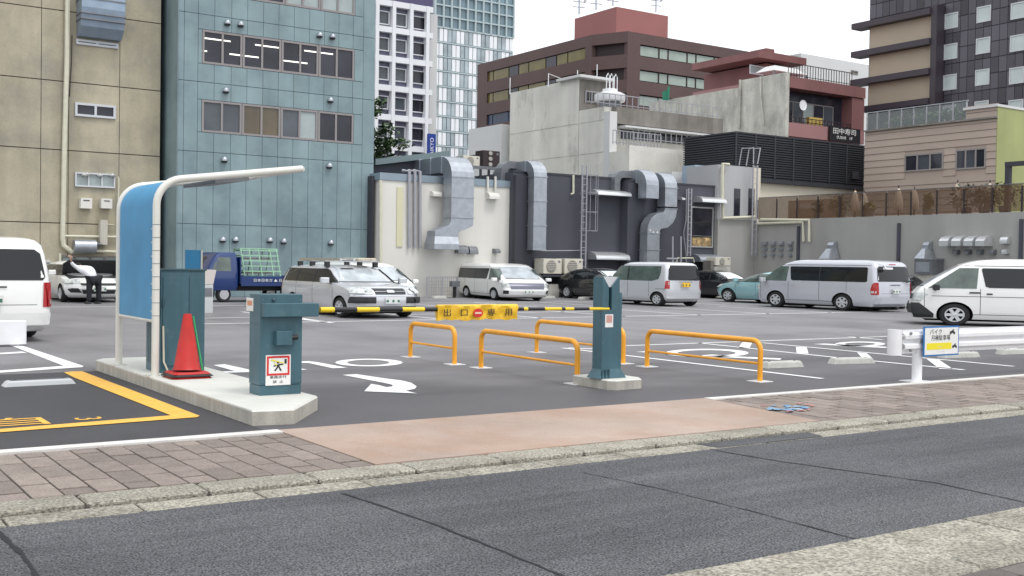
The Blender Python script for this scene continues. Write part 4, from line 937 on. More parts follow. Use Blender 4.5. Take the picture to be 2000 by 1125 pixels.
gbx=bld('galvanised_cabinet','galvanised steel cabinet below the exhaust hood on the grey wall',(UW-.5,(s[0]+s[1])/2),'cabinet'); MB().box(UW-.95,UW-.05,s[0],s[1],s[2],s[3]-.02).build('cabinet_body',M['galvd'],gbx); MB().box(UW-1.0,UW-.0505,s[0]-.05,s[1]+.05,s[3]-.02,s[3]+.03).build('cabinet_top',M['galv'],gbx); MB().box(UW-.97,UW-.951,s[0]+.1,s[1]-.1,s[2]+.1,s[3]-.15).build('cabinet_door',M['galv'],gbx); MB().box(UW-.8,UW-.1,s[0]+.1,s[1]-.1,0,s[2]-.002).build('cabinet_base',B['oldd'],gbx)
ladder(gw,gv,1472,1480,322,500,cage=False,o=.4)
MB().tube([(cor(1472,gv-.4)+k,gv-.4+o,Z('V',gv,1472,322)+z) for k,o,z in((0,0,0),(.05,.05,.9),(.1,1.0,.95),(.1,1.2,0))],.035,6).build('ladder_grab_rail',M['pipe'],gw); MB().tube([(cor(1480,gv-.4)+k,gv-.4+o,Z('V',gv,1480,322)+z) for k,o,z in((0,0,0),(.25,.05,.9),(.35,1.0,.95),(.35,1.2,0))],.035,6).build('ladder_grab_rail',M['pipe'],gw)
acunit(1398,502,1427,519,gv-1.1,'cream air conditioner unit at the foot of the grey corner wall, above the turquoise car',1,zb=None)
stk=bld('block_stack','stained concrete block stack under the air conditioner by the grey corner',(39,gv-1),'block stack'); s=span('V',gv-1.1,(1396,520),(1425,590)); MB().box(s[0],s[1],gv-1.1,gv-.3,0,s[3]-.01).build('block',B['oldd'],stk); MB().box(s[0]-.2,s[0]-.01,gv-1.0,gv-.4,0,s[3]+.3).build('block',B['grime'],stk)
# terrace: deck, tinted balustrade, plants, folded parasols
MB().box(UW+.6,UW+10,24.0,gv-.002,zw-.4,zw-.05).build('terrace_deck',B['grime'],gw)
zg=PU(1490,385,UW)[1]
bal=bld('glass_balustrade','brown tinted glass balustrade along the roof terrace of the grey wall',(UW+.2,32),'balustrade')
n=14; vs_=[24.0+(gv-.1-24.0)*k/n for k in range(n+1)]
for k,(a,c) in enumerate(zip(vs_,vs_[1:])):
    MB().box(UW+.19,UW+.21,a+.02,c-.02,zw+.04,zg-.03).build('glass_panel',B['brg'],bal)
for v in vs_: MB().box(UW+.11,UW+.16,v-.035,v+.035,zw-.0,zg-.12).build('balustrade_post',B['brownd'],bal)
MB().box(UW+.17,UW+.23,24.0,gv-.1,zg-.03,zg).build('handrail',M['galvd'],bal)
MB().box(UW+2.3,UW+2.35,40.,43.9,zw-.05,zg-.1).build('terrace_screen',mat('terrace tan screen',(.30,.22,.16),.8,var=.1,vs=.5),bal)
def leafcloud(mb,c,r,n,size,rnd_=random):
    for _ in range(n):
        while True:
            p=[rnd_.uniform(-1,1) for _ in range(3)]
            if sum(q*q for q in p)<1: break
        k=.55+.45*rnd_.random(); x,y,z=c[0]+p[0]*r[0]*k*1.2,c[1]+p[1]*r[1]*k*1.2,c[2]+p[2]*r[2]*k*1.2
        a=rnd_.uniform(0,6.28);t=rnd_.uniform(-.9,.9);s=size*rnd_.uniform(.6,1.4)
        ux,uy,uz=math.cos(a)*s,math.sin(a)*s,t*s; vx,vy,vz=-math.sin(a)*s*.5,math.cos(a)*s*.5,s*.4*rnd_.uniform(-1,1)
        mb.poly([(x-ux,y-uy,z-uz),(x+vx,y+vy,z+vz),(x+ux,y+uy,z+uz),(x-vx,y-vy,z-vz)])
    return mb
def shrub(x,U_,h,label,mt=None,grp='potted plants on the terrace',w=.5):
    v=cor(x,U=U_); t=thing('terrace_plant',label,'plant',(U_,v,zw-.05),0,grp)
    MB().tube([(U_,v,zw-.05+.3),(U_+.05,v,zw+h*.8)],.03,6).build('stem',M['bark'],t)
    MB().lathe([(.20,0),(.28,.4),(.24,.4)],(U_,v,zw-.05),'z',12).build('pot',B['grime'],t)
    mb=MB(); leafcloud(mb,(U_,v,zw+.25+h*.5),(w,w,h*.5),260,.10); mb.build('foliage',mt or M['lead'],t)['kind']='stuff'
leafd=mat('dark leaf',(.02,.045,.015),.6,var=.3,vs=3)
for x,h,w,l in((1600,.8,.35,'small dark plant at the left end of the tinted balustrade'),(1645,1.1,.7,'bushy dark plant on the terrace left of the first parasol'),(1700,.55,.35,'low yellow green plant between terrace parasols'),(1815,.9,.3,'thin plant left of the third terrace parasol'),(1890,1.25,.9,'largest dark bush on the terrace near the right parasol'),(1925,1.1,.7,'dark bush beside the striped parasol at right'),(1965,1.2,.8,'rightmost dark bush behind the tinted glass')):
    shrub(x,UW+1.1,h,l,leafd if 'dark' in l else mat('yellow green leaf',(.16,.17,.03),.6),w=w)
def parasol(x,h,label):
    v=cor(x,U=UW+1.3); U_=UW+1.3; t=thing('folded_parasol',label,'parasol',(U_,v,zw-.05),0,'folded parasols on the terrace')
    MB().tube([(U_,v,zw-.05),(U_,v,zw+h+.1)],.03,8).build('pole',B['brownd'],t)
    MB().lathe([(.20,.40),(.24,.55),(.21,.9),(.17,h-.35),(.13,h-.15),(.03,h+.02)],(U_,v,zw-.05),'z',9).build('canopy',mat('beige parasol cloth',(.55,.44,.34),.8,var=.1,vs=3),t,smooth=True)
for x,h,l in((1672,1.5,'leftmost folded beige parasol behind the tinted glass'),(1690,1.35,'second folded parasol from the left on the terrace'),(1757,1.5,'folded parasol at the middle of the terrace left of its twin'),(1788,1.4,'stouter folded parasol at the middle of the terrace'),(1872,1.6,'folded parasol standing right of the tan screen'),(1935,1.5,'rightmost folded parasol by the black frame')): parasol(x,h,l)
pg=bld('pergola_frame','dark steel pergola frame at the right end of the terrace',(UW+1,27),'pergola')
for v in(cor(1969,U=UW+.45),24.3): MB().box(UW+.4,UW+.62,v-.11,v+.11,zw-.05,PU(1969,325,UW+.45)[1]).build('pergola_post',B['slated'],pg)
MB().box(UW+.38,UW+.64,24,cor(1969,U=UW+.45)+.11,PU(1969,325,UW+.45)[1]+.002,PU(1969,325,UW+.45)[1]+.2).build('pergola_beam',B['slated'],pg)
# ---------- cream block and louvred black storey behind the grey corner
lvv=48.; lu=cor(1437,lvv); lu1=cor(1750,lvv); lb=bld('louvred_building','black louvre screened storey over a cream rendered wall, centre right',(lu,lvv))
zb_=Z('V',lvv,1500,349); ztp=Z('V',lvv,1440,258); lvb=cor(1335,U=lu)
MB().box(lu+.1,lu1-.1,lvv+.1,lvb,zb_,ztp-.05).build('storey_wall',B['slated'],lb)
MB().box(lu+.3,lu1-1.5,lvv+.3,lvb,0,zb_-.002).build('wall',B['creamw'],lb)
MB().box(lu,lu1,lvv,lvb,ztp-.045,ztp+.05).build('roof_edge',B['louv'],lb); MB().box(lu,lu1,lvv,lvv+.3,zb_-.25,zb_).build('storey_sill',B['louv'],lb)
z=zb_+.12; 
while z<ztp-.1:
    MB().box(lu,lu1-.001,lvv-.02,lvv+.09,z,z+.07).build('louvre_slat',B['louv'],lb); MB().box(lu-.02,lu+.09,lvv+.092,lvb,z,z+.07).build('louvre_slat',B['louv'],lb); z+=.145
for k in range(10): u=lu+(lu1-lu)*k/9; MB().box(u-.06,u+.06,lvv-.035,lvv-.021,zb_,ztp).build('louvre_post',B['louv'],lb)
for x in(1670,1695,1722):
    s=span('V',lvv-.06,(x-6,334),(x+6,350)); MB().box(s[0],s[1],lvv-.12,lvv-.062,s[2],s[3]).build('vent_opening',B['hotj'],lb)
s=span('V',gv+3.2,(1345,325),(1400,368)); 
# pale shed behind annex
sh=bld('pale_shed','pale block and blue grey metal cabinet on the roof behind the annex',(39,cv+4),'shed')
s=span('V',cv+4,(1312,340),(1404,366)); MB().box(s[0],s[1],cv+4,cv+6.5,zB-.1,s[3]+.15).build('shed_wall',B['pale'],sh)
s=span('V',cv+2.5,(1358,322),(1382,362)); MB().box(s[0],s[1],cv+2.5,cv+3.6,zB-.05,s[3]).build('metal_cabinet',mat('blue grey sheet',(.33,.42,.50),.45,metal=.3),sh)
s=span('V',cv+4,(1385,331),(1404,361)); MB().box(s[0],s[1],cv+3.2,cv+3.9,zB-.05,s[3]).build('shed_wall',B['wallw'],sh)
# ---------- mid concrete building
mv=56.; mu=cor(1190,mv); mb_=bld('concrete_building','weathered pale concrete building with stepped top and a white cooling tower',(mu,mv))
vb=cor(995,U=mu); 
def prof(x,y): v=cor(x,U=mu); return v,PU(x,y,mu)[1]
z_l=PU(995,182,mu)[1]; z_m=PU(1130,152,mu)[1]
v1=cor(1130,U=mu)
MB().box(mu,mu+5,mv+.61,v1,0,PU(1185,207,mu)[1]).build('wall',B['old'],mb_)
ut=cor(1184,v1)
MB().box(mu,ut,v1+.05,vb,0,z_l).build('wall',B['old'],mb_); MB().box(mu+.01,ut-.01,v1+.0,v1+.049,PU(1185,207,mu)[1]+.002,z_l-.05).build('stair_tower_face',B['grime'],mb_)
MB().box(mu-.35,ut+.25,v1-.5,v1+2.2,z_l+.002,z_l+.17).build('tower_slab',B['pale'],mb_)
win(mb_,'V',v1,*span('V',v1,(1142,178),(1168,203)),B['grime'],B['gl1'],nv=3,fw=.06,out=.05)
u1=cor(1412,mv)
zt0=Z('V',mv,1200,207); 
MB().box(mu+5.01,u1,mv+.6,mv+9,0,zt0-.02).build('wall',B['old'],mb_)
MB().box(mu+.6,u1,mv+.05,mv+.599,Z('V',mv,1200,240),zt0).build('parapet_band',B['grime'],mb_)
MB().box(mu-.004,mu+.6,mv,mv+.60,0,zt0-.35).build('corner_pier',B['pale'],mb_)
sB=span('V',mv+.6,(1212,252),(1411,290)); MB().box(sB[0],sB[1],mv+.5,mv+.598,sB[2],sB[3]).build('balcony_recess',B['gl1'],mb_)
MB().box(mu+.9,u1,mv-.5,mv+.498,Z('V',mv-.5,1212,247),Z('V',mv-.5,1212,243)).build('balcony_canopy',B['pale'],mb_)
for y_ in(262,318):
    z=PU(1000,y_,mu)[1]; MB().box(mu-.012,mu-.002,mv+.62,vb-.05,z-.02,z+.02).build('pour_joint',B['oldd'],mb_)
# balcony parapet (lower terrace)
zp=Z('V',mv-2,1200,290); MB().box(mu+.0,cor(1336,mv-2)+3,mv-2,mv-.002,0,zp).build('lower_terrace',B['old'],mb_)
MB().box(mu+.0,cor(1336,mv-2)+3,mv-2.0,mv-1.8,zp+.001,zp+.3).build('lower_parapet',B['wallw'],mb_)
def railing(par,pl,pos_,xa,xb,ya,z0,h,mt,n=12,w=.03,name='railing'):
    f=cor; a,c=(cor(xa,pos_),cor(xb,pos_)) if pl=='V' else (cor(xa,U=pos_),cor(xb,U=pos_))
    t=MB(); lo,hi=min(a,c),max(a,c); fslab(t,pl,pos_,lo,hi,z0+h-.05,z0+h,0,.06); fslab(t,pl,pos_,lo,hi,z0+.12,z0+.16,0,.05); o=t.build(name,mt,par)
    for k in range(n+1):
        s=lo+(hi-lo)*k/n; fslab(MB(),pl,pos_,s-w,s+w,z0,z0+h-.05,.01,.05).build('baluster',mt,o)
railing(mb_,'V',mv-1.85,1196,1290,280,zp+.28,.9,M['pipe'],14,.02)
railing(mb_,'V',mv+.3,1142,1400,200,zt0+.02,.8,M['pipe'],24,.02)
railing(mb_,'V',mv-.35,1235,1400,258,Z('V',mv-.35,1300,280),.8,M['pipe'],16,.02)
# cooling tower
ct=bld('cooling_tower','white round cooling tower with ladder hoops on the concrete roof',(cor(1191,mv+1.5),mv+1.5),'cooling tower'); c=fp('V',mv+1.5,1191,200)
rr_=(cor(1215,mv+1.5)-cor(1168,mv+1.5))/2
MB().lathe([(rr_*.85,0),(rr_*.97,.05),(rr_,.15),(rr_,.50),(rr_*.75,.62),(rr_*.5,.66),(rr_*.5,.85),(rr_*.4,.88)],c,'z',24).build('tower_body',M['white'],ct,smooth=True)
MB().lathe([(rr_*.7,-.5),(rr_*.7,-.01)],c,'z',12).build('tower_base',M['galvd'],ct)
for q in(-.3,0,.35): MB().tube([(c[0]+q,c[1],c[2]+.8),(c[0]+q,c[1],c[2]+1.7),(c[0]+q+.12,c[1],c[2]+1.9),(c[0]+q+.25,c[1],c[2]+1.7),(c[0]+q+.25,c[1],c[2]+.8)],.035,6).build('hoop_pipe',M['galvb'],ct)
def mast(x,yt,yb,pl_v,label,r=.03,arms=()):
    c=fp('V',pl_v,x,yb); h=Z('V',pl_v,x,yt); t=thing('roof_mast',label,'mast',(c[0],pl_v,c[2])); MB().tube([c,(c[0],pl_v,h)],r,6).build('mast_pole',M['galvb'],t)
    for (dx,y,l,dz_) in arms:
        z=Z('V',pl_v,x,y); MB().tube([(c[0]+dx,pl_v,z),(c[0]+dx+l,pl_v,z+dz_)],r*.7,5).build('mast_arm',M['galvb'],t)
mast(996,152,184,vb-3,'thin pole at the left edge of the concrete building roof')
mast(1071,143,170,v1+3,'bent pole on the concrete building roof, left of the stair tower',arms=((0,144,2.5,-.5),))
mast(1166,126,150,v1-2,'short pole above the stair tower slab',arms=((-.6,150,1.2,0),))
mast(1128,137,151,v1,'hooked pole at the left end of the stair tower slab')
# white pilaster left
s=span('V',vb+.5,(979,242),(996,340)); o=bld('white_slab_building','narrow white slab end at the left of the concrete building',(s[0],vb)); MB().box(s[0],s[1]+.3,vb+.5,vb+5,0,s[3]).build('wall',B['pale'],o)
# ---------- pink building with stained concrete flank
pv=58.; pu=cor(1530,pv); pk=bld('maroon_building','maroon fronted building with stained concrete flank and rooftop penthouse',(pu,pv))
vback=cor(1268,U=pu); zk=PU(1530,142,pu)[1]; vm=cor(1443,U=pu)
MB().box(pu,pu+.35,pv-.15,vm,0,zk).build('flank_wall',B['oldd'],pk)
MB().box(pu-.02,pu+4,vm+.001,vback,0,zk-.55).build('flank_wall',B['oldd'],pk)
pipe(pk,[fp('U',pu,1448,156,.15),fp('U',pu,1446,250,.15)],.09,B['oldd'],'drain_pipe'); pipe(pk,[fp('U',pu,1488,150,.15),fp('U',pu,1488,190,.15),fp('U',pu,1494,245,.15)],.07,B['oldd'],'drain_pipe')
pu1=cor(1686,pv); 
MB().box(pu+.002,pu1,pv+1.2,pv+10,0,Z('V',pv,1535,150)).build('front_wall',B['pinkl'],pk)
zf=Z('V',pv,1535,156); ze=Z('V',pv,1535,238)
MB().box(pu+.002,pu1,pv-.1,pv+1.198,Z('V',pv,1535,170),Z('V',pv,1535,148)).build('roof_slab',B['pink'],pk)
MB().box(pu+.002,pu1,pv-.05,pv+1.198,Z('V',pv,1535,265),ze).build('balcony_wall',B['pinkl'],pk)
MB().box(pu+.002,pu+.5,pv,pv+1.19,ze,Z('V',pv,1535,171)).build('side_pier',B['pink'],pk); MB().box(cor(1662,pv),pu1,pv,pv+1.19,ze,Z('V',pv,1535,171)).build('side_pier',B['pink'],pk)
MB().box(pu+.51,cor(1662,pv)-.01,pv+1.0,pv+1.19,ze,Z('V',pv,1535,171)).build('balcony_recess',B['gl1'],pk)
win(pk,'V',pv+1.0,cor(1545,pv),cor(1645,pv),ze+.05,Z('V',pv,1545,192),B['frame'],B['gl2'],nv=5,fw=.08,out=.05,gms=[B['gl1'],B['gl2'],B['gl4']])
railing(pk,'V',pv+.1,1536,1660,140,Z('V',pv,1535,148)+.01,1.05,B['brownd'],24,.02)
railing(pk,'V',pv+.05,1536,1660,238,ze+.01,.45,B['brownd'],16,.02)
MB().box(cor(1577,pv+.3),cor(1603,pv+.3),pv+.2,pv+.5,ze+.02,ze+.65).build('yellow_crate',mat('faded yellow crate',(.50,.36,.10),.7,var=.1,vs=3),pk)
sgn=thing('sushi_sign','black sign board with white Japanese lettering on the maroon building','sign',(cor(1650,pv-.3),pv-.3,5)); s=span('V',pv-.25,(1621,246),(1679,276)); MB().box(s[0],s[1],pv-.3,pv-.11,s[2]-.2,s[3]).build('sign_board',M['signk'],sgn)
w_=s[1]-s[0]; text('sign_text','田中寿司',.52,M['signw'],((s[0]+s[1])/2-.1,pv-.31,s[3]-.36),(1,0,0),(0,0,1),sgn,.006,sx=1.35)
text('sign_text','SUSHI   1F',.32,M['signw'],((s[0]+s[1])/2-.1,pv-.31,s[3]-.82),(1,0,0),(0,0,1),sgn,.006,sx=1.35)
c=fp('V',pv+.2,1564,206,.2); ds=thing('satellite_dish','small white satellite dish on the maroon building balcony','satellite dish',c); MB().lathe([(.02,0),(.40,.02),(.40,.05),(.15,-.10),(.02,-.12)],c,'y',18).build('dish',M['white'],ds,smooth=True); MB().tube([(c[0],c[1]+.12,c[2]),(c[0],c[1]+.3,c[2]-.7)],.03,6).build('dish_arm',M['galvd'],ds)
# penthouse
hv=pv+6; 
uw=cor(1492,hv+1); MB().box(uw,cor(1545,hv),hv+1,cor(1372,U=uw),zk-1,Z('V',hv,1500,118)).build('penthouse_wall',B['pink'],pk)
hp=span('V',hv,(1478,96),(1575,125)); uh=cor(1478,hv); MB().box(uh,hp[1],hv+.0,cor(1348,U=uh),Z('V',hv,1520,118),Z('V',hv,1500,101)).build('penthouse_roof',B['pink'],pk)
MB().box(cor(1496,hv),cor(1512,hv),hv+.2,hv+2,Z('V',hv,1500,101)+.001,Z('V',hv,1500,93)).build('roof_hatch',B['pink'],pk)
win(pk,'V',hv+1,*span('V',hv+1,(1464,126),(1490,148)),B['framew'],B['gl4'],nv=1,fw=.1,out=.06)
s=span('V',hv-3,(1512,124),(1577,142)); aw=bld('rooftop_awning','pale awning on posts on the maroon building roof terrace',(s[0],hv-3),'awning'); MB().loft([[(s[0],hv-3,s[3]-.5),(s[1],hv-3,s[3]-.5),(s[1],hv-1,s[3]-.5),(s[0],hv-1,s[3]-.5)],[(s[0]+.6,hv-2.5,s[3]),(s[1]-.6,hv-2.5,s[3]),(s[1]-.6,hv-1.5,s[3]),(s[0]+.6,hv-1.5,s[3])]]).build('awning_sheet',B['pale'],aw)
for u in(s[0]+.05,s[1]-.05): MB().box(u-.05,u+.05,hv-3,hv-2.9,zk-.5,s[3]-.5).build('awning_post',M['galvd'],aw)
s=span('U',pu+.0,(1304,172),(1316,196)); gn=thing('green_net','green net sheet draped at the edge of the concrete roof','net',(pu-.4,(s[0]+s[1])/2,s[2])); mbn=MB(); mbn.loft([[(pu-.5-.1*math.sin(k),s[0]+(s[1]-s[0])*k/8,s[3]-k*.05),(pu-.45-.1*math.sin(k),s[0]+(s[1]-s[0])*k/8,s[3]-k*.05),(pu-.45-.1*math.sin(k+1),s[0]+(s[1]-s[0])*k/8,s[2]),(pu-.5-.1*math.sin(k+1),s[0]+(s[1]-s[0])*k/8,s[2])] for k in range(9)]); mbn.build('net_sheet',mat('green net',(.03,.26,.16),.7,alpha=.75),gn)
# ---------- brown building with chamfered corner
rv2=100.; ub=cor(1152,rv2); bb=bld('brown_building','large brown tiled building with recessed chamfered corner and red rooftop house',(ub,rv2))
ztb=PU(1150,62,ub)[1]; vl=cor(930,U=ub); uch=ub+6.5; vch=rv2-4.0
ub2=cor(1222,vch); ztc=Z('V',vch,1222,60); ur=cor(1500,vch)
foot=[(ub,rv2),(ub2,vch),(ur,vch),(ur,vl),(ub,vl)]
zz0=[0]
def bband(z0,z1,ins=0,mt=B['brown'],name='storey_band'):
    f=[(ub+ins,rv2+ins*.6),(ub2+ins*.3,vch+ins),(ur,vch+ins),(ur,vl-ins),(ub+ins,vl-ins)]
    MB().prism(f,z0,z1).build(name,mt,bb)
ztop_=ztc
wb1,wt1=Z('V',vch,1248,109),Z('V',vch,1248,86); wb2,wt2=Z('V',vch,1248,158),Z('V',vch,1248,134)
fh=wb1-wb2; lev=[(wb1-fh*k,wt1-fh*k) for k in range(9)]
bband(0,ztop_-.01,.6,B['brownd'],'core'); prev=ztop_
for (a,c) in lev:
    bband(c,prev,0); prev=a
    if a<6: break
    # mullion piers between windows
bband(0,prev,0)
for k,(a,c) in enumerate(lev):
    if a<6: break
    # right face V
    xs=[ub2+.2,cor(1247,vch)]
    MB().box(ub2+.02,cor(1247,vch),vch,vch+.6,a+.001,c-.001).build('pier',B['brown'],bb)
    u=cor(1247,vch); L=[(1.9,B['gl4']),(.9,B['gl4']),(1.9,B['gl4']),(.9,B['gl4'])]; q=0
    while u<ur-1 and q<16:
        w=L[q%4][0]*1.55; MB().box(u+.08,u+w-.08,vch+.22,vch+.3,a+.12,c-.12).build('pane',mat('pale green blind glass',(.34,.40,.36),.2,var=.12,vs=.5) if k<3 else B['gl2'],bb); MB().box(u-.08,u+.08,vch+.15,vch+.5,a,c).build('mullion',B['brownd'],bb); u+=w; q+=1
    # left face U
    v=rv2+1.2; MB().box(ub,ub+.6,rv2,v,a+.001,c-.001).build('pier',B['brown'],bb); q=0
    gm_=[mat('ochre blind glass',(.16,.13,.035),.15,var=.25,vs=.5),mat('ochre blind glass',(.16,.13,.035),.15),B['gl1']] if k<2 else [mat('blue mesh glass',(.02,.045,.10),.3,var=.3,vs=.4)]
    while v<vl-3:
        w=2.2 if q%3 else 3.6; MB().box(ub+.22,ub+.3,v+.1,min(v+w,vl-2)-.1,a+.05,c-.05).build('pane',gm_[q%len(gm_)],bb); v+=w; q+=1
    MB().box(ub,ub+.6,vl-2.4,vl,a+.001,c-.001).build('pier',B['brown'],bb)
s=span('V',rv2-6,(1118,30),(1300,68)); rb=cor(1199,rv2+4)
z1=Z('V',rv2+4,1199,12); u_r=cor(1300,rv2+4); v_l=cor(1118,U=rb)
MB().box(rb,u_r,rv2+4,v_l,ztop_-.05,z1).build('rooftop_house',B['redb'],bb)
def antenna(x,yb,yt,pl_v,label):
    c=fp('V',pl_v,x,yb); h=Z('V',pl_v,x,yt); t=thing('antenna_mast',label,'antenna',c,0,'antennas on the red rooftop house')
    MB().tube([c,(c[0],pl_v,h)],.10,6).build('mast_pole',M['galv'],t); n=4
    for k in range(n): z=c[2]+(h-c[2])*(.25+.2*k); MB().tube([(c[0]-.9,pl_v,z),(c[0]+.9,pl_v,z+.1)],.06,5).build('cross_arm',M['galv'],t)
    for q in(-.9,.9): MB().box(c[0]+q-.15,c[0]+q+.15,pl_v-.1,pl_v+.1,c[2]+(h-c[2])*.5,c[2]+(h-c[2])*.95).build('panel_antenna',B['pale'],t)
for x,yb,l in((1131,28,'leftmost rooftop antenna cluster above the brown building'),(1164,19,'second rooftop antenna cluster from the left'),(1197,12,'thin antenna at the peak of the red rooftop house'),(1281,24,'rightmost rooftop antenna cluster above the red house')): antenna(x,yb,-25,rv2+5,l)
# ---------- white grid building
gv2=105.; gg2=bld('white_grid_building','white gridded office building with navy spandrels behind the trees',(cor(790,gv2),gv2)); ug0,ug1=cor(690,gv2),cor(837,gv2)
ztop2=Z('V',gv2,740,-60)
MB().box(ug0,ug1,gv2,gv2+20,0,ztop2).build('wall',B['navy'],gg2)
MB().box(ug1+.001,cor(860,gv2)-.0,gv2+1.0,gv2+20,0,Z('V',gv2,850,24)).build('side_pier',B['pale'],gg2)
colx=[682,728.5,761,795,830]; cols=[cor(x-3,gv2) for x in colx]; pw=cor(767,gv2)-cor(761,gv2)
fz=[Z('V',gv2,745,y) for y in(12,58,115,172,229,287,345)]; st=fz[1]-fz[2]
for x in colx[0:]: 
    u=cor(x,gv2)+(-0 if x<830 else -.2); MB().box(u-pw*.55,u+pw*.55,gv2-.7,gv2-.001,0,fz[0]+.6).build('vertical_fin',B['wgrid'],gg2)
zz=fz[1:]; zz=[fz[0]+.3]+zz; k=1
while zz[-1]>3: zz.append(zz[-1]-st)
for z in zz: MB().box(ug0,ug1,gv2-.62,gv2-.002,z-.30,z+.30).build('floor_beam',B['wgrid'],gg2)
for a,c in zip(colx,colx[1:]):
    for i,z in enumerate(zz[:-1]):
        if i>8: break
        s0,s1=cor(a,gv2)+pw*.55,cor(c,gv2)-pw*.55; win(gg2,'V',gv2,s0+.12,s1-.12,z-st+.85,z-.80,B['wgrid'],B['gl2'],nv=1,fw=.08,out=.2,gms=[[B['gl1'],mat('olive blind glass',(.10,.10,.08),.2,var=.2,vs=.4),B['gl2']][(i*3+int(a))%3]])
MB().box(ug0,ug1+.1,gv2-.3,gv2,zz[0]+.4,ztop2-.5).build('navy_fascia',mat('navy fascia panel',(.055,.045,.12),.3,spec=.7),gg2)
bsn=thing('blue_banner_sign','tall blue vertical sign with small white lettering on the white grid building','sign',(cor(842,gv2-2),gv2-2,0)); s=span('V',gv2-2,(835,261),(849,305)); MB().box(s[0],s[1],gv2-2.2,gv2-1.9,s[2],s[3]).build('sign_board',mat('royal blue board',(.02,.05,.28),.4),bsn)
text('sign_text','DAIKYO',.62,M['signw'],((s[0]+s[1])/2,gv2-2.21,(s[2]+s[3])/2-.4),(0,0,1),(-1,0,0),bsn,.006); MB().box((s[0]+s[1])/2-.1,(s[0]+s[1])/2+.1,gv2-2.1,gv2-1.95,0,s[2]-.001).build('sign_post',M['galvd'],bsn)
# ---------- glass tower
tv2=170.; tw2=bld('glass_tower','tall blue green glass tower with white checker panels lower down',(cor(930,tv2),tv2)); u0,u1=cor(845,tv2),cor(998,tv2); zt2=Z('V',tv2,930,-120)
MB().box(u0,u1,tv2,tv2+30,0,zt2).build('wall',B['tgl'],tw2)
zs=[Z('V',tv2,870,y) for y in(55,84,112,140,170,199,228,257,286,315)]; hs_=zs[0]-zs[1]
nc=10; dx=(u1-u0)/nc
for k in range(nc+1):
    u=u0+dx*k; MB().box(u-.14,u+.14,tv2-.4,tv2-.001,zs[0],zt2).build('mullion',B['tfr'],tw2)
z=zs[0]
while z<zt2: MB().box(u0,u1,tv2-.32,tv2-.002,z-.13,z+.13).build('transom',B['tfr'],tw2); z+=hs_*.75
nn=19; dd=(u1-u0)/nn
for r_,(z1,z0) in enumerate(zip(zs,zs[1:])):
    MB().box(u0,u1,tv2-.3,tv2-.001,z0-.12,z0+.12).build('transom',B['tfr'],tw2)
    for c in range(nn):
        t=(c+[0,1,1,1,0,0,1,0,1][r_%9])%4
        MB().box(u0+dd*c+.07,u0+dd*(c+1)-.07,tv2-.22,tv2-.001,z0+.2,z1-.2).build('white_panel' if t in(1,2) else 'glass_panel',B['tglw'] if t in(1,2) else (B['tglg'] if t==0 else B['tglg']),tw2)
# ---------- siding and lime building
su=58.; sv_=cor(1947,U=su); sbb=bld('siding_building','pink beige siding building with lime green end wall, below the hotel',(su,sv_)); vbk=cor(1688,U=su)
zt=PU(1900,235,su)[1]; zlt=PU(1945,207,su)[1]
vL=cor(1885,U=su)
MB().box(su+.06,su+11,sv_+.06,vbk,0,zt-.01).build('wall',B['sid'],sbb)
MB().box(su+.06,su+4,sv_+.06,vL,zt-.008,zlt-.05).build('stair_wall',B['sid'],sbb)
dz_=.42; z=PU(1900,385,su)[1]-1.2; wins=[span('U',su,(1767,303),(1842,331)),span('U',su,(1867,293),(1925,328))]
while z<zt-.1:
    z1=min(z+dz_,zt-.02); cuts=[(sv_,vbk)]
    for w in sorted(wins,key=lambda q:q[0]):
        if z1>w[2] and z<w[3]: cuts=[c for (a,c_) in cuts for c in ([(a,min(c_,w[0])),(max(a,w[1]),c_)] if a<w[1] and c_>w[0] else [(a,c_)])]
    for a,c in cuts:
        if c-a>.1: MB().loft([[(su,a,z),(su+.055,a,z),(su+.055,c,z),(su,c,z)],[(su+.035,a,z1-.03),(su+.055,a,z1-.03),(su+.055,c,z1-.03),(su+.035,c,z1-.03)]]).build('siding_board',B['sid'],sbb)
    z+=dz_
z=zt+.02
while z<zlt-.2: 
    MB().loft([[(su,sv_,z),(su+.055,sv_,z),(su+.055,vL,z),(su,vL,z)],[(su+.035,sv_,z+dz_-.03),(su+.055,sv_,z+dz_-.03),(su+.055,vL,z+dz_-.03),(su+.035,vL,z+dz_-.03)]]).build('siding_board',B['sid'],sbb); z+=dz_
MB().box(su-.1,su+4,sv_-.05,vL+.15,zlt-.045,zlt+.10).build('roof_cap',B['pale'],sbb); MB().box(su-.12,su+.3,sv_,vbk,zt-.008,zt+.10).build('ledge',B['grime'],sbb)
for w in wins: win(sbb,'U',su+.05,w[0],w[1],w[2],w[3],B['frame'],B['gl1'],nv=3,fw=.09,out=.08,gms=[B['gl1'],B['gl2'],B['gl1']])
MB().box(su+.0,su+12,sv_-.001,sv_+.055,0,zlt-.047).build('lime_wall',B['lime'],sbb)
MB().box(su+4.2,su+11,sv_+.06,sv_+6,zt,zlt-.3).build('lime_wall',B['lime'],sbb)
rl=bld('roof_railing','glazed metal railing with plants on the siding building roof',(su,(vL+vbk)/2),'railing'); n=8
for k in range(n):
    a,c=vL+.1+(vbk-vL)*k/n,vL+.1+(vbk-vL)*(k+1)/n; MB().box(su+.18,su+.20,a+.05,c-.05,zt+.12,zt+1.15).build('glass_panel',mat('clear rail glass',(.25,.28,.28),.1,alpha=.4),rl); MB().box(su+.15,su+.23,a-.03,a+.03,zt+.1,zt+1.2).build('rail_post',M['pipe'],rl)
MB().box(su+.14,su+.24,vL,vbk,zt+1.202,zt+1.25).build('top_rail',M['galv'],rl)
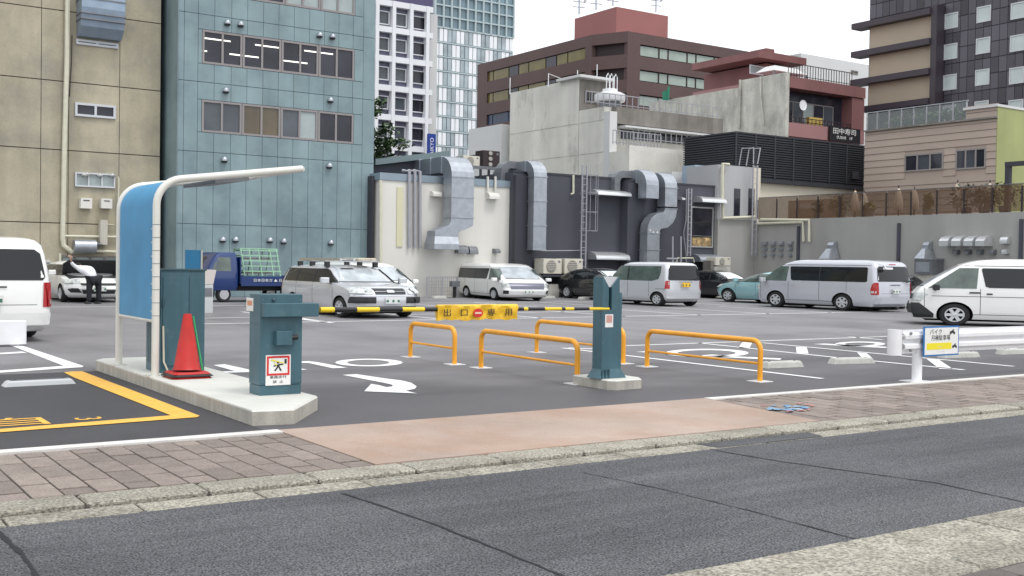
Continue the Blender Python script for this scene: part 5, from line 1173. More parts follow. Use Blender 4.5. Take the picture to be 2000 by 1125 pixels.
pl_=bld('roof_garden','row of green plants behind the glazed railing on the siding building roof',(su+1,(vL+vbk)/2),'plants'); mbp=MB()
for k in range(14): v=vL+1+(vbk-vL-2)*k/14; leafcloud(mbp,(su+.9,v,zt+.55),(.5,.9,.45),60,.14)
mbp.build('foliage',mat('garden leaf',(.07,.13,.035),.6,var=.3,vs=2),pl_)['kind']='stuff'
# ---------- hotel
hu=76.; hv0=cor(2080,U=hu); hv1=cor(1693,U=hu); ht=bld('charcoal_hotel','tall charcoal panelled hotel with tan balconies framed by a dark fin',(hu,hv0)); zh=PU(2000,-150,hu)[1]
MB().box(hu,hu+25,hv0,hv1,0,zh).build('wall',B['hotj'],ht)
rowsz=[]; za=PU(1903,14,hu)[1]; zb2=PU(1903,75,hu)[1]; fh=za-zb2
nvp=26; dv=(hv1-hv0)/nvp; z=za-fh*4.2; fb=PU(1815,20,hu)
vfin=cor(1838,U=hu)
cell=[]
wc=[cor(x,U=hu) for x in(1853,1916,1983,2052)]; ww=dv
k=0; pm=MB().box(0,.05,0.02,dv-.02,.03,fh*.5-.03).mesh('facade_panel',B['hot'])
zrow=z
while zrow<zh:
    for i in range(nvp):
        v=hv0+dv*i; 
        if v+dv>vfin and zrow<fb[1]-fh*.1: continue
        inst('facade_panel',pm,ht,(hu-.052,v,zrow),0)
    zrow+=fh*.5
for i,vc in enumerate(wc):
    for r_ in range(-3,4):
        x=(1853,1916,1983,2052)[i]; yc=(42,29,22,10)[i]; zc=PU(x,yc,hu)[1]-fh*(r_ if i else r_)
        if zc>zh-2: continue
        hwz=.60; hwv=.56
        win(ht,'U',hu-.052,vc-hwv*1.05,vc+hwv*1.05,zc-hwz,zc+hwz,B['framew'],mat('pale curtain glass',(.50,.56,.56),.2,var=.1,vs=.6),nv=1,fw=.09,out=.06)
# balcony box protruding
bo=.8; vA=cor(1817,U=hu-bo); vB_=cor(1690,U=hu-bo)
zT_=PU(1812,22,hu-bo)[1]; zB2=PU(1812,205,hu-bo)[1]
MB().box(hu-bo-.3,hu-.06,vA-.5,vA,zB2-.3,zT_+.3).build('dark_fin',B['hotf'],ht)
MB().box(hu-bo+.25,hu-.06,vA+.001,vB_,zB2,zT_-.2).build('balcony_wall',B['hotb'],ht)
for j,(ya) in enumerate((22,80,138,196)):
    z=PU(1812,ya,hu-bo)[1]; ext=1.3 if j<3 else .2
    MB().box(hu-bo-.5,hu-.06,vA+.001,vB_+ext,z-.35,z+.12).build('balcony_ledge',B['hotf'],ht)
for ya in(80,138): 
    pass
s=span('V',70,(1575,116),(1690,170)); wb3=bld('distant_white_block','small plain white building between the maroon building and the hotel',(s[0],92)); zq=Z('V',95,1640,117)
MB().box(cor(1560,95),cor(1700,95),95,110,0,zq).build('wall',B['pale'],wb3); win(wb3,'V',95,*span('V',95,(1662,137),(1675,146)),B['grime'],B['gl3'],nv=1,fw=.15,out=.1)
# ---------- tree between teal and white grid buildings
def tree(x,V,h,r,label,zc):
    u=cor(x,V); t=thing('street_tree',label,'tree',(u,V,0)); rg=random.Random(3)
    MB().tube([(u,V,0),(u+.1,V,h*.4),(u,V,h*.75)],.2,8,radii=[.26,.18,.08]).build('trunk',M['bark'],t,smooth=True)
    mb=MB()
    for k in range(7): a=k*.9; mb.tube([(u,V,h*.45+k*.3),(u+math.cos(a)*r*.4,V+math.sin(a)*r*.4,h*.62+k*.3),(u+math.cos(a)*r*.8,V+math.sin(a)*r*.8,h*.7+k*.35)],.06,5,radii=[.08,.05,.02])
    mb.build('limbs',M['bark'],t); mb=MB()
    for k in range(26):
        a=rg.uniform(0,6.28); q=rg.uniform(.1,1)*r; leafcloud(mb,(u+math.cos(a)*q,V+math.sin(a)*q,zc+rg.uniform(-1,1)*h*.26),(.75,.75,.45),90,.16,rg)
    mb.build('crown',mat('tree leaf',(.035,.075,.02),.6,var=.45,vs=1.1),t)['kind']='stuff'
tree(738,62,9.5,2.3,'dark leafy tree between the teal building and the white grid building',Z('V',62,738,278))
# ================================================= VEHICLES
V=dict(
 glass=mat('car glass',(.010,.012,.014),.05,spec=.55,local=True),
 glassl=mat('windscreen with painted sky reflection',(.40,.44,.47),.08,spec=1.,var=.25,vs=2.2,local=True),  # pale base colour stands in for sky reflected in the windscreen
 glassg=mat('greenish car glass',(.085,.115,.10),.06,spec=.9,var=.35,vs=2.5,local=True),
 tyre=mat('tyre rubber',(.018,.018,.019),.8),
 rim=mat('alloy rim',(.58,.59,.61),.35,metal=.3),
 dark=mat('wheel arch dark',(.008,.008,.009),.9),
 trim=mat('black bumper plastic',(.028,.029,.032),.6),
 lamp=mat('headlamp lens',(.52,.55,.54),.12,spec=1.,var=.4,vs=9,local=True),
 red=mat('tail lamp red',(.40,.012,.015),.15,spec=.8),
 lampw=mat('clear lamp lens',(.55,.5,.5),.2),
 plate=mat('white number plate',(.66,.68,.66),.5), platey=mat('yellow number plate',(.85,.50,.02),.5),
 ink=mat('plate green ink',(.05,.16,.10),.6),
 chrome=mat('chrome',(.75,.76,.78),.15,metal=1.), seam=mat('panel gap',(.03,.03,.032),.8),
)
def cpaint(name,c,metal=0.,rough=.3): return mat(name,c,rough,metal=metal,coat=.8,spec=.5,var=.02,vs=1.5,local=True)
KX=1.33
def interp(P,z,i):
    if z<=P[0][0]: return P[0][i]
    for a,b in zip(P,P[1:]):
        if z<=b[0]: return a[i]+(b[i]-a[i])*(z-a[0])/(b[0]-a[0])
    return P[-1][i]
class Car:
    def __init__(s,name,label,cat,loc,rz,prof,paint,n=6,zs=1.,kx=KX,group=None):
        s.r=thing(name,label,cat,(loc[0],loc[1],0),rz,group); s.P=prof; s.n=n; s.sc=(kx,kx,zs); s.paint=paint
    def mb(s): return MB(s.sc)
    def side(s,x,z,off=0.,sg=1):
        xr,xf,w=[interp(s.P,z,i) for i in(1,2,3)]; c=(xr+xf)/2; l=(xf-xr)/2; rf,rr=s.rad(w); y=w*(1-.035*min(1,abs(x-c)/l)**2)
        if x>xf-rf: d=min(rf*.995,x-(xf-rf)); y-=rf-math.sqrt(rf*rf-d*d)
        if x<xr+rr: d=min(rr*.995,xr+rr-x); y-=rr-math.sqrt(rr*rr-d*d)
        return (x,sg*(y+off),z)
    def rad(s,w): return (min(s.n*.1,w*.8),min(.14,w*.5)) if s.n<1.9 else (min({7:.20,6:.25,5:.34,4.5:.42}.get(s.n,.3),w*.8),min({7:.12,5:.2,4.5:.3}.get(s.n,.15),w*.5))
    def end(s,y,z,off=0.,sg=1):
        xr,xf,w=[interp(s.P,z,i) for i in(1,2,3)]; r_=s.rad(w)[0 if sg>0 else 1]; x=xf if sg>0 else -xr; w*=.965
        a=abs(y); x-=(.10 if sg>0 else .03)*(a/w)**2
        if a>w-r_: d=min(r_*.99,a-(w-r_)); x-=r_-math.sqrt(r_*r_-d*d)
        return (sg*(x+off),y,z)
    def body(s,wheels,wr,M_=44,cut=True):
        mb=s.mb(); rings=[]; P=[]
        for a,b in zip(s.P,s.P[1:]):
            k=max(1,int((b[0]-a[0])/.09)); P+=[tuple(a[i]+(b[i]-a[i])*j/k for i in range(4)) for j in range(k)]
        P.append(s.P[-1])
        for z,xr,xf,w in P:
            c=(xr+xf)/2; l=(xf-xr)/2; rf,rr=s.rad(w); q=[]
            for k in range(5): q.append((xf,(w-rf)*k/4*.999))
            for k in range(1,6): a=k/6*math.pi/2; q.append((xf-rf+rf*math.cos(a),w-rf+rf*math.sin(a)))
            for k in range(9): q.append((xf-rf+(xr+rr-xf+rf)*k/8,w))
            for k in range(1,6): a=k/6*math.pi/2; q.append((xr+rr-rr*math.sin(a),w-rr+rr*math.cos(a)))
            for k in range(4): q.append((xr,(w-rr)*(4-k)/4))
            def bow(p):
                x,y=p; y2=y*(1-.035*min(1,abs(x-c)/l)**2); f=(abs(y)/w)**2
                return (x-(.10*f if x>c+l*.5 else 0)+(.03*f if x<c-l*.5 else 0) if abs(x-c)>l-max(rf,rr) else x,y2,z)
            q=[bow(p) for p in q]; ring=q+[(xr,0,z)]+[(x,-y,z_) for x,y,z_ in reversed(q[1:])]
            rings.append(ring)
        z,xr,xf,w=P[-1]; c=(xr+xf)/2; rings.append([((p[0]-c)*.6+c,p[1]*.55,z+.012) for p in rings[-1]])
        mb.loft(rings); o=mb.build('body',[s.paint,V['dark']],s.r,smooth=True,world=False,angle=40)
        if cut:
            cu=s.mb(); 
            W_=max(p[3] for p in s.P)
            for x in wheels:
                for sg in(-1,1): cu.lathe([(wr*1.17,-.0),(wr*1.17,.34)],(x,sg*(W_+.1)+(0 if sg<0 else 0)- (0 if sg<0 else 0),wr),'y',26) if sg>0 else cu.lathe([(wr*1.17,-.34),(wr*1.17,0)],(x,-(W_+.1),wr),'y',26)
            c_=cu.mesh('cut',[V['dark']]); co=bpy.data.objects.new('cut',c_); COL.objects.link(co)
            # axis 'y' runs -h: keep both cutters inside the flanks
            for v in co.data.vertices: pass
            bm=o.modifiers.new('b','BOOLEAN'); bm.operation='DIFFERENCE'; bm.object=co; bm.solver='EXACT'
            try: bm.material_mode='TRANSFER'
            except Exception: pass
            co.parent=None; bpy.context.view_layer.update()
            co.matrix_world=o.matrix_world.copy(); bpy.context.view_layer.update()
            me=bpy.data.meshes.new_from_object(o.evaluated_get(bpy.context.evaluated_depsgraph_get())); o.modifiers.clear(); me.name='body'; o.data=me
            for p in me.polygons: p.use_smooth=True
            try: me.set_sharp_from_angle(angle=R(40))
            except Exception: pass
            bpy.data.objects.remove(co)
        u=s.mb(); u.box(s.P[0][1]+.25,s.P[0][2]-.25,-.52,.52,.13,.34); u.build('underbody_shade_box',V['dark'],s.r,world=False)  # dark box added below the floor to deepen the shade under the car
        s.o=o; s.W_=max(p[3] for p in s.P)
        for x in wheels:
            for sg in(-1,1):
                y=sg*(s.W_-.11); t=s.mb(); h=.10
                t.lathe([(wr*.60,-h),(wr*.9,-h),(wr,-h*.6),(wr,h*.6),(wr*.9,h),(wr*.60,h)],(x,y,wr),'y',28,caps=False)
                ty=t.build('wheel',V['tyre'],s.r,smooth=True,world=False,angle=50)
                rm=s.mb(); q=-sg*h # outer face is towards +sg y ; axis y maps h to -y
                rm.lathe([(wr*.60,q*.80),(wr*.64,q*1.03),(wr*.58,q*1.05),(wr*.54,q*.75)] if sg<0 or True else [],(x,y,wr),'y',24,caps=False)
                for k in range(6):
                    a=k*math.pi/3; ca,sa=math.cos(a),math.sin(a); w=wr*.085
                    pts=[(x+ca*wr*.1-sa*w*1.3,wr+sa*wr*.1+ca*w*1.3),(x+ca*wr*.1+sa*w*1.3,wr+sa*wr*.1-ca*w*1.3),(x+ca*wr*.58+sa*w*1.5,wr+sa*wr*.58-ca*w*1.5),(x+ca*wr*.58-sa*w*1.5,wr+sa*wr*.58+ca*w*1.5)]
                    ya,yb=y+sg*h*.7,y+sg*h*.98; rm.loft([[(p[0],ya,p[1]) for p in pts],[(p[0],yb,p[1]) for p in pts]])
                rm.lathe([(wr*.17,q*.6),(wr*.17,q*1.02),(wr*.08,q*1.08)],(x,y,wr),'y',12)
                rm.build('rim',V['rim'],ty,smooth=True,world=False)
                d=s.mb(); d.lathe([(wr*.6,q*.3),(wr*.6,q*.35)],(x,y,wr),'y',20); d.build('brake_disc',V['dark'],ty,world=False)
        return s
    def patch(s,name,fn,rows,mt,sg=1,off=.006,nx=8,nz=5,parent=None,th=None):
        mb=s.mb(); g=[]; F=[]
        for (za,a0,a1),(zb,b0,b1) in zip(rows,rows[1:]):
            for j in range(nz): t=j/nz; F.append((za+(zb-za)*t,a0+(b0-a0)*t,a1+(b1-a1)*t))
        F.append(rows[-1])
        for z,a,b in F: g.append([mb.vert(fn(a+(b-a)*i/nx,z,off,sg)) for i in range(nx+1)])
        for r0,r1 in zip(g,g[1:]):
            for i in range(nx): mb.face((r0[i],r0[i+1],r1[i+1],r1[i]))
        if (fn==s.side and sg<0) is False and fn==s.side or (fn==s.end and sg<0): mb.f=[tuple(reversed(f)) for f in mb.f]
        return mb.build(name,mt,parent or s.r,smooth=True,world=False)
    def sidew(s,rows,mt=None,name='side_window',sides=(-1,1),off=.006,nx=8):
        for sg in sides: s.patch(name,s.side,rows,mt or V['glass'],sg,off,nx)
    def endw(s,rows,mt,name,sg=1,off=.006,nx=12): return s.patch(name,s.end,rows,mt,sg,off,nx)
    def seams(s,xs,z0,z1,sides=(-1,1)):
        for sg in sides:
            for x in xs: s.patch('door_gap',s.side,[(z0,x-.006,x+.006),(z1,x-.006,x+.006)],V['seam'],sg,.002,1)
    def handle(s,x,z,mt=None,w=.11):
        for sg in(-1,1): s.patch('door_handle',s.side,[(z-.022,x-w,x+w),(z+.022,x-w,x+w)],mt or s.paint,sg,.03,3)
    def mirror(s,x,z,mt=None):
        for sg in(-1,1):
            p=s.side(x,z,0,sg); y=p[1]; a,b=sorted((y+sg*.06,y+sg*.26)); m=s.mb(); m.rbox(x-.05,x+.09,a,b,z-.02,z+.15,.03); o=m.build('mirror',mt or s.paint,s.r,world=False,bevel=.015)
            m=s.mb(); a,b=sorted((y-sg*.02,y+sg*.1)); m.box(x,x+.05,a,b,z-.03,z+.01); m.build('mirror_arm',V['trim'],o,world=False)
    def plate(s,z,sg=1,mt=None,y=0,w=.165,h=.083,txt=None):
        p=s.end(0,z,.055,sg); m=s.mb(); a,b=sorted((p[0],p[0]+sg*.012)); m.box(a,b,y-w,y+w,z-h,z+h); o=m.build('number_plate',mt or V['plate'],s.r,world=False)
        for k,(c,ww) in enumerate(((-.5,.22),(.05,.2),(.55,.2))):
            m=s.mb(); xx=p[0]+sg*.016; a,b=sorted((p[0]+sg*.0125,xx)); m.box(a,b,y+(c-ww/2)*w*1.5,y+(c+ww/2)*w*1.5,z-h*.55,z+h*.25); m.build('plate_digit',V['ink'],o,world=False)
HI=[(.20,-2.24,2.26,.78),(.32,-2.34,2.33,.835),(.55,-2.36,2.35,.85),(.95,-2.35,2.28,.85),(1.12,-2.34,2.16,.845),(1.40,-2.31,1.84,.82),(1.66,-2.27,1.50,.785),(1.82,-2.23,1.28,.75),(1.91,-2.14,1.05,.69),(1.95,-2.02,.85,.62),(1.975,-1.8,.5,.5)]
def hiace(name,label,loc,rz,paint,zs=1.,kx=KX,glass=None,bump=None,rw=True,front=True,fglass=None,P=HI,cat='van',wsm=None):
    c=Car(name,label,cat,loc,rz,P,paint,7,zs,kx); c.body((1.42,-1.15),.325)
    g=glass or V['glass']
    c.sidew([(1.10,.98,1.98),(1.40,.96,1.66),(1.70,.94,1.33)],fglass or V['glassg'],'front_side_window')
    c.sidew([(1.13,-1.95,.72),(1.17,-2.02,.80),(1.66,-2.0,.88),(1.70,-1.94,.86)],g,nx=14)
    for sg in(-1,1): c.patch('window_divider',c.side,[(1.15,-.32,-.29),(1.68,-.32,-.29)],V['trim'],sg,.009,1)
    c.endw([(1.15,-.74,.74),(1.45,-.72,.72),(1.78,-.62,.62)],wsm or V['glassl'],'windscreen',1)
    c.endw([(1.16,-.70,.70),(1.22,-.74,.74),(1.66,-.68,.68),(1.74,-.60,.60)],g,'rear_window',-1)
    c.seams((.90,-.30,2.05),.35,1.1); c.seams((-1.30,),.75,1.72); c.handle(1.02,.98,V['trim'] if bump else None); c.handle(.72,.95,V['trim'] if bump else None,.06)
    for sg in(-1,1): c.patch('body_crease',c.side,[(.86,-2.2,1.9),(.875,-2.2,1.9)],V['seam'] if bump else c.paint,sg,.003,12)
    c.mirror(1.80,1.06,V['trim'] if bump else None); c.seams((),0,0)
    for sg in(-1,1):
        c.patch('tail_light',c.end,[(.66,sg*.70,sg*.805),(1.12,sg*.71,sg*.80)],V['red'],-1,.012,4); c.patch('tail_light',c.side,[(.66,-2.34,-2.16),(.85,-2.34,-2.14),(1.06,-2.34,-2.20),(1.12,-2.33,-2.26)],V['red'],sg,.010,3)
        c.patch('indicator_lens',c.side,[(.72,-2.325,-2.17),(.80,-2.325,-2.16)],V['lampw'],sg,.014,2)
        c.patch('headlight',c.end,[(.72,sg*.46,sg*.80),(.95,sg*.44,sg*.80)],V['lamp'],1,.010,5); c.patch('headlight',c.side,[(.74,2.05,2.26),(.95,2.1,2.25)],V['lamp'],sg,.008,3)
    c.endw([(.76,-.42,.42),(.92,-.44,.44)],V['trim'],'grille',1)
    c.endw([(.34,-.72,.72),(.62,-.78,.78)],bump or c.paint,'front_bumper',1,.03)
    if bump:
        for sg in(-1,1): c.patch('front_bumper',c.side,[(.22,1.86,2.26),(.34,1.85,2.30),(.66,2.16,2.33)],bump,sg,.012,5)
    c.endw([(.30,-.80,.80),(.36,-.81,.81),(.55,-.81,.81)],bump if False else c.paint,'rear_bumper',-1,.05)
    c.plate(.80,-1); c.plate(.50,1)
    for sg in(-1,1):
        c.patch('sill_strip',c.side,[(.335,-.85,1.05),(.35,-.85,1.05)],V['seam'],sg,.004,6); c.patch('roof_gutter',c.side,[(1.76,-2.1,1.25),(1.775,-2.1,1.22)],V['seam'],sg,.004,12)
        c.patch('side_marker',c.side,[(.88,1.98,2.06),(.92,1.98,2.06)],V['lamp'],sg,.006,2)
    c.endw([(1.165,-.62,.05),(1.185,-.62,.05)],V['trim'],'wiper',1,.02); c.endw([(1.155,-.05,.62),(1.172,-.05,.62)],V['trim'],'wiper',1,.02)
    c.endw([(1.20,-.02,.40),(1.215,-.02,.40)],V['trim'],'rear_wiper',-1,.02); c.endw([(.70,-.62,.62),(.708,-.62,.62)],V['seam'],'tailgate_gap',-1,.004); c.endw([(1.02,-.22,.22),(1.05,-.22,.22)],V['trim'],'tailgate_handle',-1,.02)
    m=c.mb(); p=c.end(0,1.84,.0,-1); m.box(p[0]-.03,p[0]+.02,-.14,.14,1.80,1.83); m.build('brake_light',V['red'],c.r,world=False)
    return c
WHITE=cpaint('white car paint',(.80,.80,.78)); SILV=cpaint('silver car paint',(.60,.61,.64),.35,.34)
LAV=cpaint('pale silver blue car paint',(.54,.55,.60),.3,.34)
# silver van, nose away (+V)
def _lp(u,v): return (u,v)
hiace('silver_van','silver van seen from behind its left side with a long dark side window',(35.75,30.0),R(90),LAV)
sv=[o for o in bpy.data.objects if o.name.startswith('silver_van')][0]
m=MB((KX,KX,1)); m.rbox(-2.50,-2.38,.30,.62,1.62,1.70,.02); m.build('rear_mirror',M['white'],sv,world=False,bevel=.01)
MB((KX,KX,1)).tube([(-2.25,.72,1.86),(-2.40,.66,1.80),(-2.44,.55,1.70)],.018,6).build('mirror_stay',M['white'],sv,smooth=True,world=False)
MB((KX,KX,1)).tube([(-2.40,-.45,1.15),(-2.46,-.62,1.22),(-2.42,-.78,1.05)],.035,8).build('tow_strap',V['trim'],sv,smooth=True,world=False)
ang=R(129); cn_=G(1781,634); wl=(cn_[0]-(2.30*KX*math.cos(ang)-.83*KX*math.sin(ang)),cn_[1]-(2.30*KX*math.sin(ang)+.83*KX*math.cos(ang)))
wv_=hiace('white_van','white van in side view at the right edge, black front bumper, behind the guardrail',wl,ang,WHITE,fglass=V['glassg'],bump=V['trim'])
hiace('white_van','white van seen from behind at the left edge of the photo, red tail lamp',(3.3,25.3),R(92),WHITE)
nv_P=[(.20,-2.20,2.26,.78),(.32,-2.34,2.35,.835),(.55,-2.36,2.40,.85),(.85,-2.35,2.34,.85),(1.05,-2.34,2.18,.845),(1.20,-2.33,1.95,.84),(1.45,-2.30,1.60,.81),(1.70,-2.26,1.25,.775),(1.84,-2.22,1.00,.73),(1.93,-2.1,.75,.66),(1.975,-1.8,.4,.5)]
nv=hiace('white_van','white van with chrome grey grille parked nose out before the off white building',(28.15,42.7),R(-90-11),WHITE,zs=.83,kx=1.33,P=nv_P)
nv.endw([(.52,-.40,.40),(.62,-.58,.58),(.95,-.64,.64)],mat('grey grille mesh',(.16,.16,.20),.35,metal=.5,local=True),'chrome_grille',1,.02); nv.endw([(.46,-.36,.36),(.52,-.42,.42)],V['trim'],'lower_grille',1,.022)
for sg in(-1,1): nv.patch('fog_light',nv.end,[(.38,sg*.66,sg*.80),(.56,sg*.68,sg*.81)],V['trim'],1,.035,3)
# small details hung on the silver van
# estate car
PB=[(.20,-1.95,1.98,.76),(.30,-2.10,2.08,.825),(.50,-2.13,2.12,.845),(.70,-2.13,2.10,.845),(.80,-2.12,2.04,.842),(.88,-2.11,1.86,.838),(.95,-2.10,1.35,.832),(.99,-2.09,1.08,.825),(1.20,-2.03,.76,.775),(1.38,-1.95,.48,.71),(1.45,-1.86,.30,.66),(1.49,-1.65,.05,.54)]
pb=Car('estate_car','silver estate car with roof rack facing the barrier boom','car',(14.72,30.75),R(-90),PB,SILV,5); pb.body((1.30,-1.25),.295)
pb.sidew([(.99,-2.0,.98),(1.05,-2.0,.90),(1.34,-1.86,.42),(1.39,-1.80,.30)],V['glass'],nx=12); 
for sg in(-1,1):
    for x in(-1.05,-.1): pb.patch('window_pillar',pb.side,[(.99,x-.03,x+.03),(1.38,x-.03,x+.03)],V['trim'],sg,.010,1)
pb.endw([(1.03,-.72,.72),(1.22,-.68,.68),(1.41,-.60,.60)],V['glassl'],'windscreen',1); pb.endw([(1.02,-.70,.70),(1.36,-.60,.60)],V['glass'],'rear_window',-1)
pb.endw([(1.375,-.40,-.10),(1.415,-.38,-.10)],V['seam'],'sun_strip',1,.012,4)
pb.endw([(1.012,-.66,.66),(1.03,-.66,.66)],V['seam'],'wiper',1,.014)
pb.endw([(.70,-.36,.36),(.86,-.38,.38)],V['trim'],'grille',1,.012); pb.endw([(.775,-.36,.36),(.785,-.36,.36)],V['chrome'],'grille_bar',1,.018)
pb.endw([(.745,-.075,.075),(.765,-.09,.09),(.80,-.09,.09),(.82,-.07,.07)],V['chrome'],'badge',1,.028,6)
for sg in(-1,1):
    pb.patch('headlight',pb.end,[(.70,sg*.42,sg*.80),(.88,sg*.42,sg*.80)],V['lamp'],1,.012,6); pb.patch('headlight',pb.side,[(.72,1.78,2.07),(.87,1.70,1.98)],V['lamp'],sg,.010,4)
    pb.patch('bumper_insert',pb.end,[(.44,sg*.36,sg*.80),(.62,sg*.36,sg*.80)],V['trim'],1,.032,6); pb.patch('bumper_insert',pb.side,[(.44,1.72,2.1),(.62,1.82,2.1)],V['trim'],sg,.02,4)
    pb.patch('tail_light',pb.side,[(.75,-2.12,-1.98),(1.2,-2.02,-1.95)],V['red'],sg,.01,2)
pb.endw([(.36,-.80,.80),(.64,-.81,.81)],pb.paint,'front_bumper',1,.022); pb.endw([(.655,-.80,.80),(.675,-.80,.80)],V['chrome'],'bumper_trim',1,.035)
pb.endw([(.28,-.70,.70),(.34,-.72,.72)],V['trim'],'lower_lip',1,.015)
pb.plate(.52,1); pb.seams((.95,-.10,-1.05),.35,.98); pb.handle(.08,.86); pb.handle(-.9,.86); pb.mirror(.80,.99)
rk=[]
for x in(.15,-.65,-1.35):
    m=pb.mb(); m.box(x-.025,x+.025,-.66,.66,1.60,1.625); o=m.build('roof_rack_bar',V['chrome'],pb.r,world=False)
    for sg in(-1,1): m=pb.mb(); m.box(x-.05,x+.05,sg*.60-.05,sg*.60+.05,1.44,1.60); m.build('rack_foot',V['trim'],o,world=False)
ld=thing('ladder_bundle','bundle of pale ladders and poles lying on the roof rack of the silver estate car','ladder',(14.72,30.75,1.63),R(-90))
m=MB((KX,KX,1))
for y in(-.45,-.12): m.box(-1.7,.55,y-.025,y+.025,0,.07)
m.build('ladder_rails',V['chrome'],ld,world=False)
for k in range(8): x=-1.6+k*.28; m=MB((KX,KX,1)); m.box(x-.015,x+.015,-.424,-.146,.02,.05); m.build('rung',V['chrome'],ld,world=False)
m=MB((KX,KX,1)); m.rbox(-.5,.45,.05,.5,0,.09,.04); m.build('wrapped_load',mat('tan and white wrap',(.50,.45,.36),.7,var=.3,vs=6,local=True),ld,world=False)
# boxy kei wagon
NB=[(.20,-1.58,1.60,.68),(.32,-1.68,1.68,.728),(.60,-1.70,1.69,.738),(.85,-1.69,1.63,.738),(.98,-1.685,1.45,.735),(1.08,-1.68,1.12,.73),(1.30,-1.66,.98,.712),(1.55,-1.625,.76,.685),(1.68,-1.58,.60,.655),(1.75,-1.50,.40,.60),(1.785,-1.3,.1,.45)]
nb=Car('boxy_wagon','silver boxy small wagon seen from behind, yellow number plate','car',(30.82,35.45),R(90),NB,SILV,7,1.0); nb.body((1.25,-1.22),.28)
nb.sidew([(1.02,-1.0,1.14),(1.10,-1.28,1.02),(1.35,-1.36,.92),(1.62,-1.36,.60)],V['glassg'],nx=12)
for sg in(-1,1): nb.patch('window_pillar',nb.side,[(1.03,.10,.17),(1.62,.10,.17)],V['trim'],sg,.012,1)
nb.endw([(1.06,-.63,.63),(1.12,-.65,.65),(1.50,-.60,.60),(1.66,-.52,.52)],V['glass'],'rear_window',-1,.012); nb.endw([(1.14,-.62,.62),(1.60,-.52,.52)],V['glassl'],'windscreen',1)
for sg in(-1,1):
    nb.patch('tail_light',nb.end,[(.72,sg*.61,sg*.70),(1.04,sg*.61,sg*.695)],V['red'],-1,.014,3); nb.patch('tail_light',nb.side,[(.72,-1.67,-1.57),(1.04,-1.67,-1.60)],V['red'],sg,.012,2)
    nb.patch('reflector',nb.end,[(.88,sg*.63,sg*.69),(1.0,sg*.63,sg*.69)],V['lampw'],-1,.018,2)
    nb.patch('trim_strip',nb.side,[(.70,-1.60,-1.15),(.715,-1.60,-1.15)],V['trim'],sg,.012,3)
    nb.patch('headlight',nb.end,[(.75,sg*.45,sg*.72),(.95,sg*.45,sg*.72)],V['lamp'],1,.01,4)
nb.endw([(.32,-.68,.68),(.40,-.70,.70),(.64,-.70,.70)],nb.paint,'rear_bumper',-1,.045); nb.plate(.88,-1,V['platey'],w=.165); nb.endw([(.985,-.28,.28),(1.0,-.28,.28)],V['trim'],'plate_garnish',-1,.03)
nb.seams((.14,1.1,-.85),.30,1.0); nb.handle(.30,.90); nb.handle(-.02,.90); nb.mirror(.90,1.05,V['chrome'])
# hatchbacks
def hatch(name,label,loc,rz,paint,zs=1.,kx=KX,P=None,glass=None,ws=None,group=None,n=4.5):
    P=P or [(.18,-1.95,2.0,.76),(.30,-2.12,2.12,.82),(.50,-2.18,2.18,.865),(.70,-2.17,2.12,.87),(.84,-2.12,1.92,.86),(.94,-2.08,1.50,.845),(1.02,-2.03,1.12,.82),(1.16,-1.88,.82,.77),(1.30,-1.62,.46,.70),(1.40,-1.30,.12,.62),(1.46,-.85,-.2,.48)]
    c=Car(name,label,'car',loc,rz,P,paint,n,zs,kx,group); c.body((1.32,-1.30),.31)
    c.sidew([(.96,-1.45,1.20),(1.02,-1.50,1.06),(1.20,-1.42,.62),(1.34,-1.0,.22)],glass or V['glassg'],nx=14)
    for sg in(-1,1):
        for x in(-.95,.0): c.patch('window_pillar',c.side,[(.96,x-.03,x+.03),(1.33,x-.03,x+.03)],V['trim'],sg,.010,1)
        c.patch('headlight',c.end,[(.68,sg*.50,sg*.80),(.84,sg*.46,sg*.78)],V['lamp'],1,.012,5); c.patch('headlight',c.side,[(.70,1.70,2.05),(.84,1.55,1.85)],V['lamp'],sg,.010,3)
        c.patch('tail_light',c.end,[(.72,sg*.55,sg*.80),(1.0,sg*.58,sg*.78)],V['red'],-1,.012,4)
        c.patch('fog_recess',c.end,[(.36,sg*.45,sg*.76),(.52,sg*.55,sg*.78)],V['trim'],1,.012,4)
    c.endw([(1.04,-.70,.70),(1.20,-.66,.66),(1.36,-.56,.56)],ws or V['glassl'],'windscreen',1); c.endw([(1.02,-.66,.66),(1.3,-.55,.55)],V['glass'],'rear_window',-1)
    c.endw([(.32,-.42,.42),(.46,-.46,.46)],V['trim'],'lower_grille',1,.012); c.endw([(.62,-.46,.46),(.70,-.50,.50)],V['trim'],'grille',1,.012)
    c.plate(.50,1); c.plate(.75,-1); c.seams((.95,0,-.95),.32,.96); c.handle(.15,.86); c.handle(-.8,.86); c.mirror(.82,.99)
    return c
hatch('hatchback','pale turquoise hatchback nosing in beside the silver van',(38.35,35.45),R(90),cpaint('pale turquoise car paint',(.30,.52,.55),.1,.3))
hatch('hatchback','black compact car behind the teal post with bright sunshade in its windscreen',(33.2,41.2),R(-90-4),cpaint('black car paint',(.012,.013,.013),.0,.25),ws=mat('silver sunshade',(.70,.74,.76),.4,local=True),glass=V['glass'])
hatch('hatchback','dark car with white sunshade just left of the turquoise hatchback',(37.6,41.15) if 0 else (38.6,38.4+3.0),R(-90),cpaint('charcoal car paint',(.03,.03,.034),.2,.3),ws=mat('white sunshade',(.75,.77,.78),.5,local=True),glass=V['glass']) if 0 else None
hatch('hatchback','dark hatchback partly hidden between the silver van and the white van at right',(39.4,30.2),R(0+200),cpaint('charcoal car paint',(.03,.03,.034),.2,.3),glass=V['glass'])
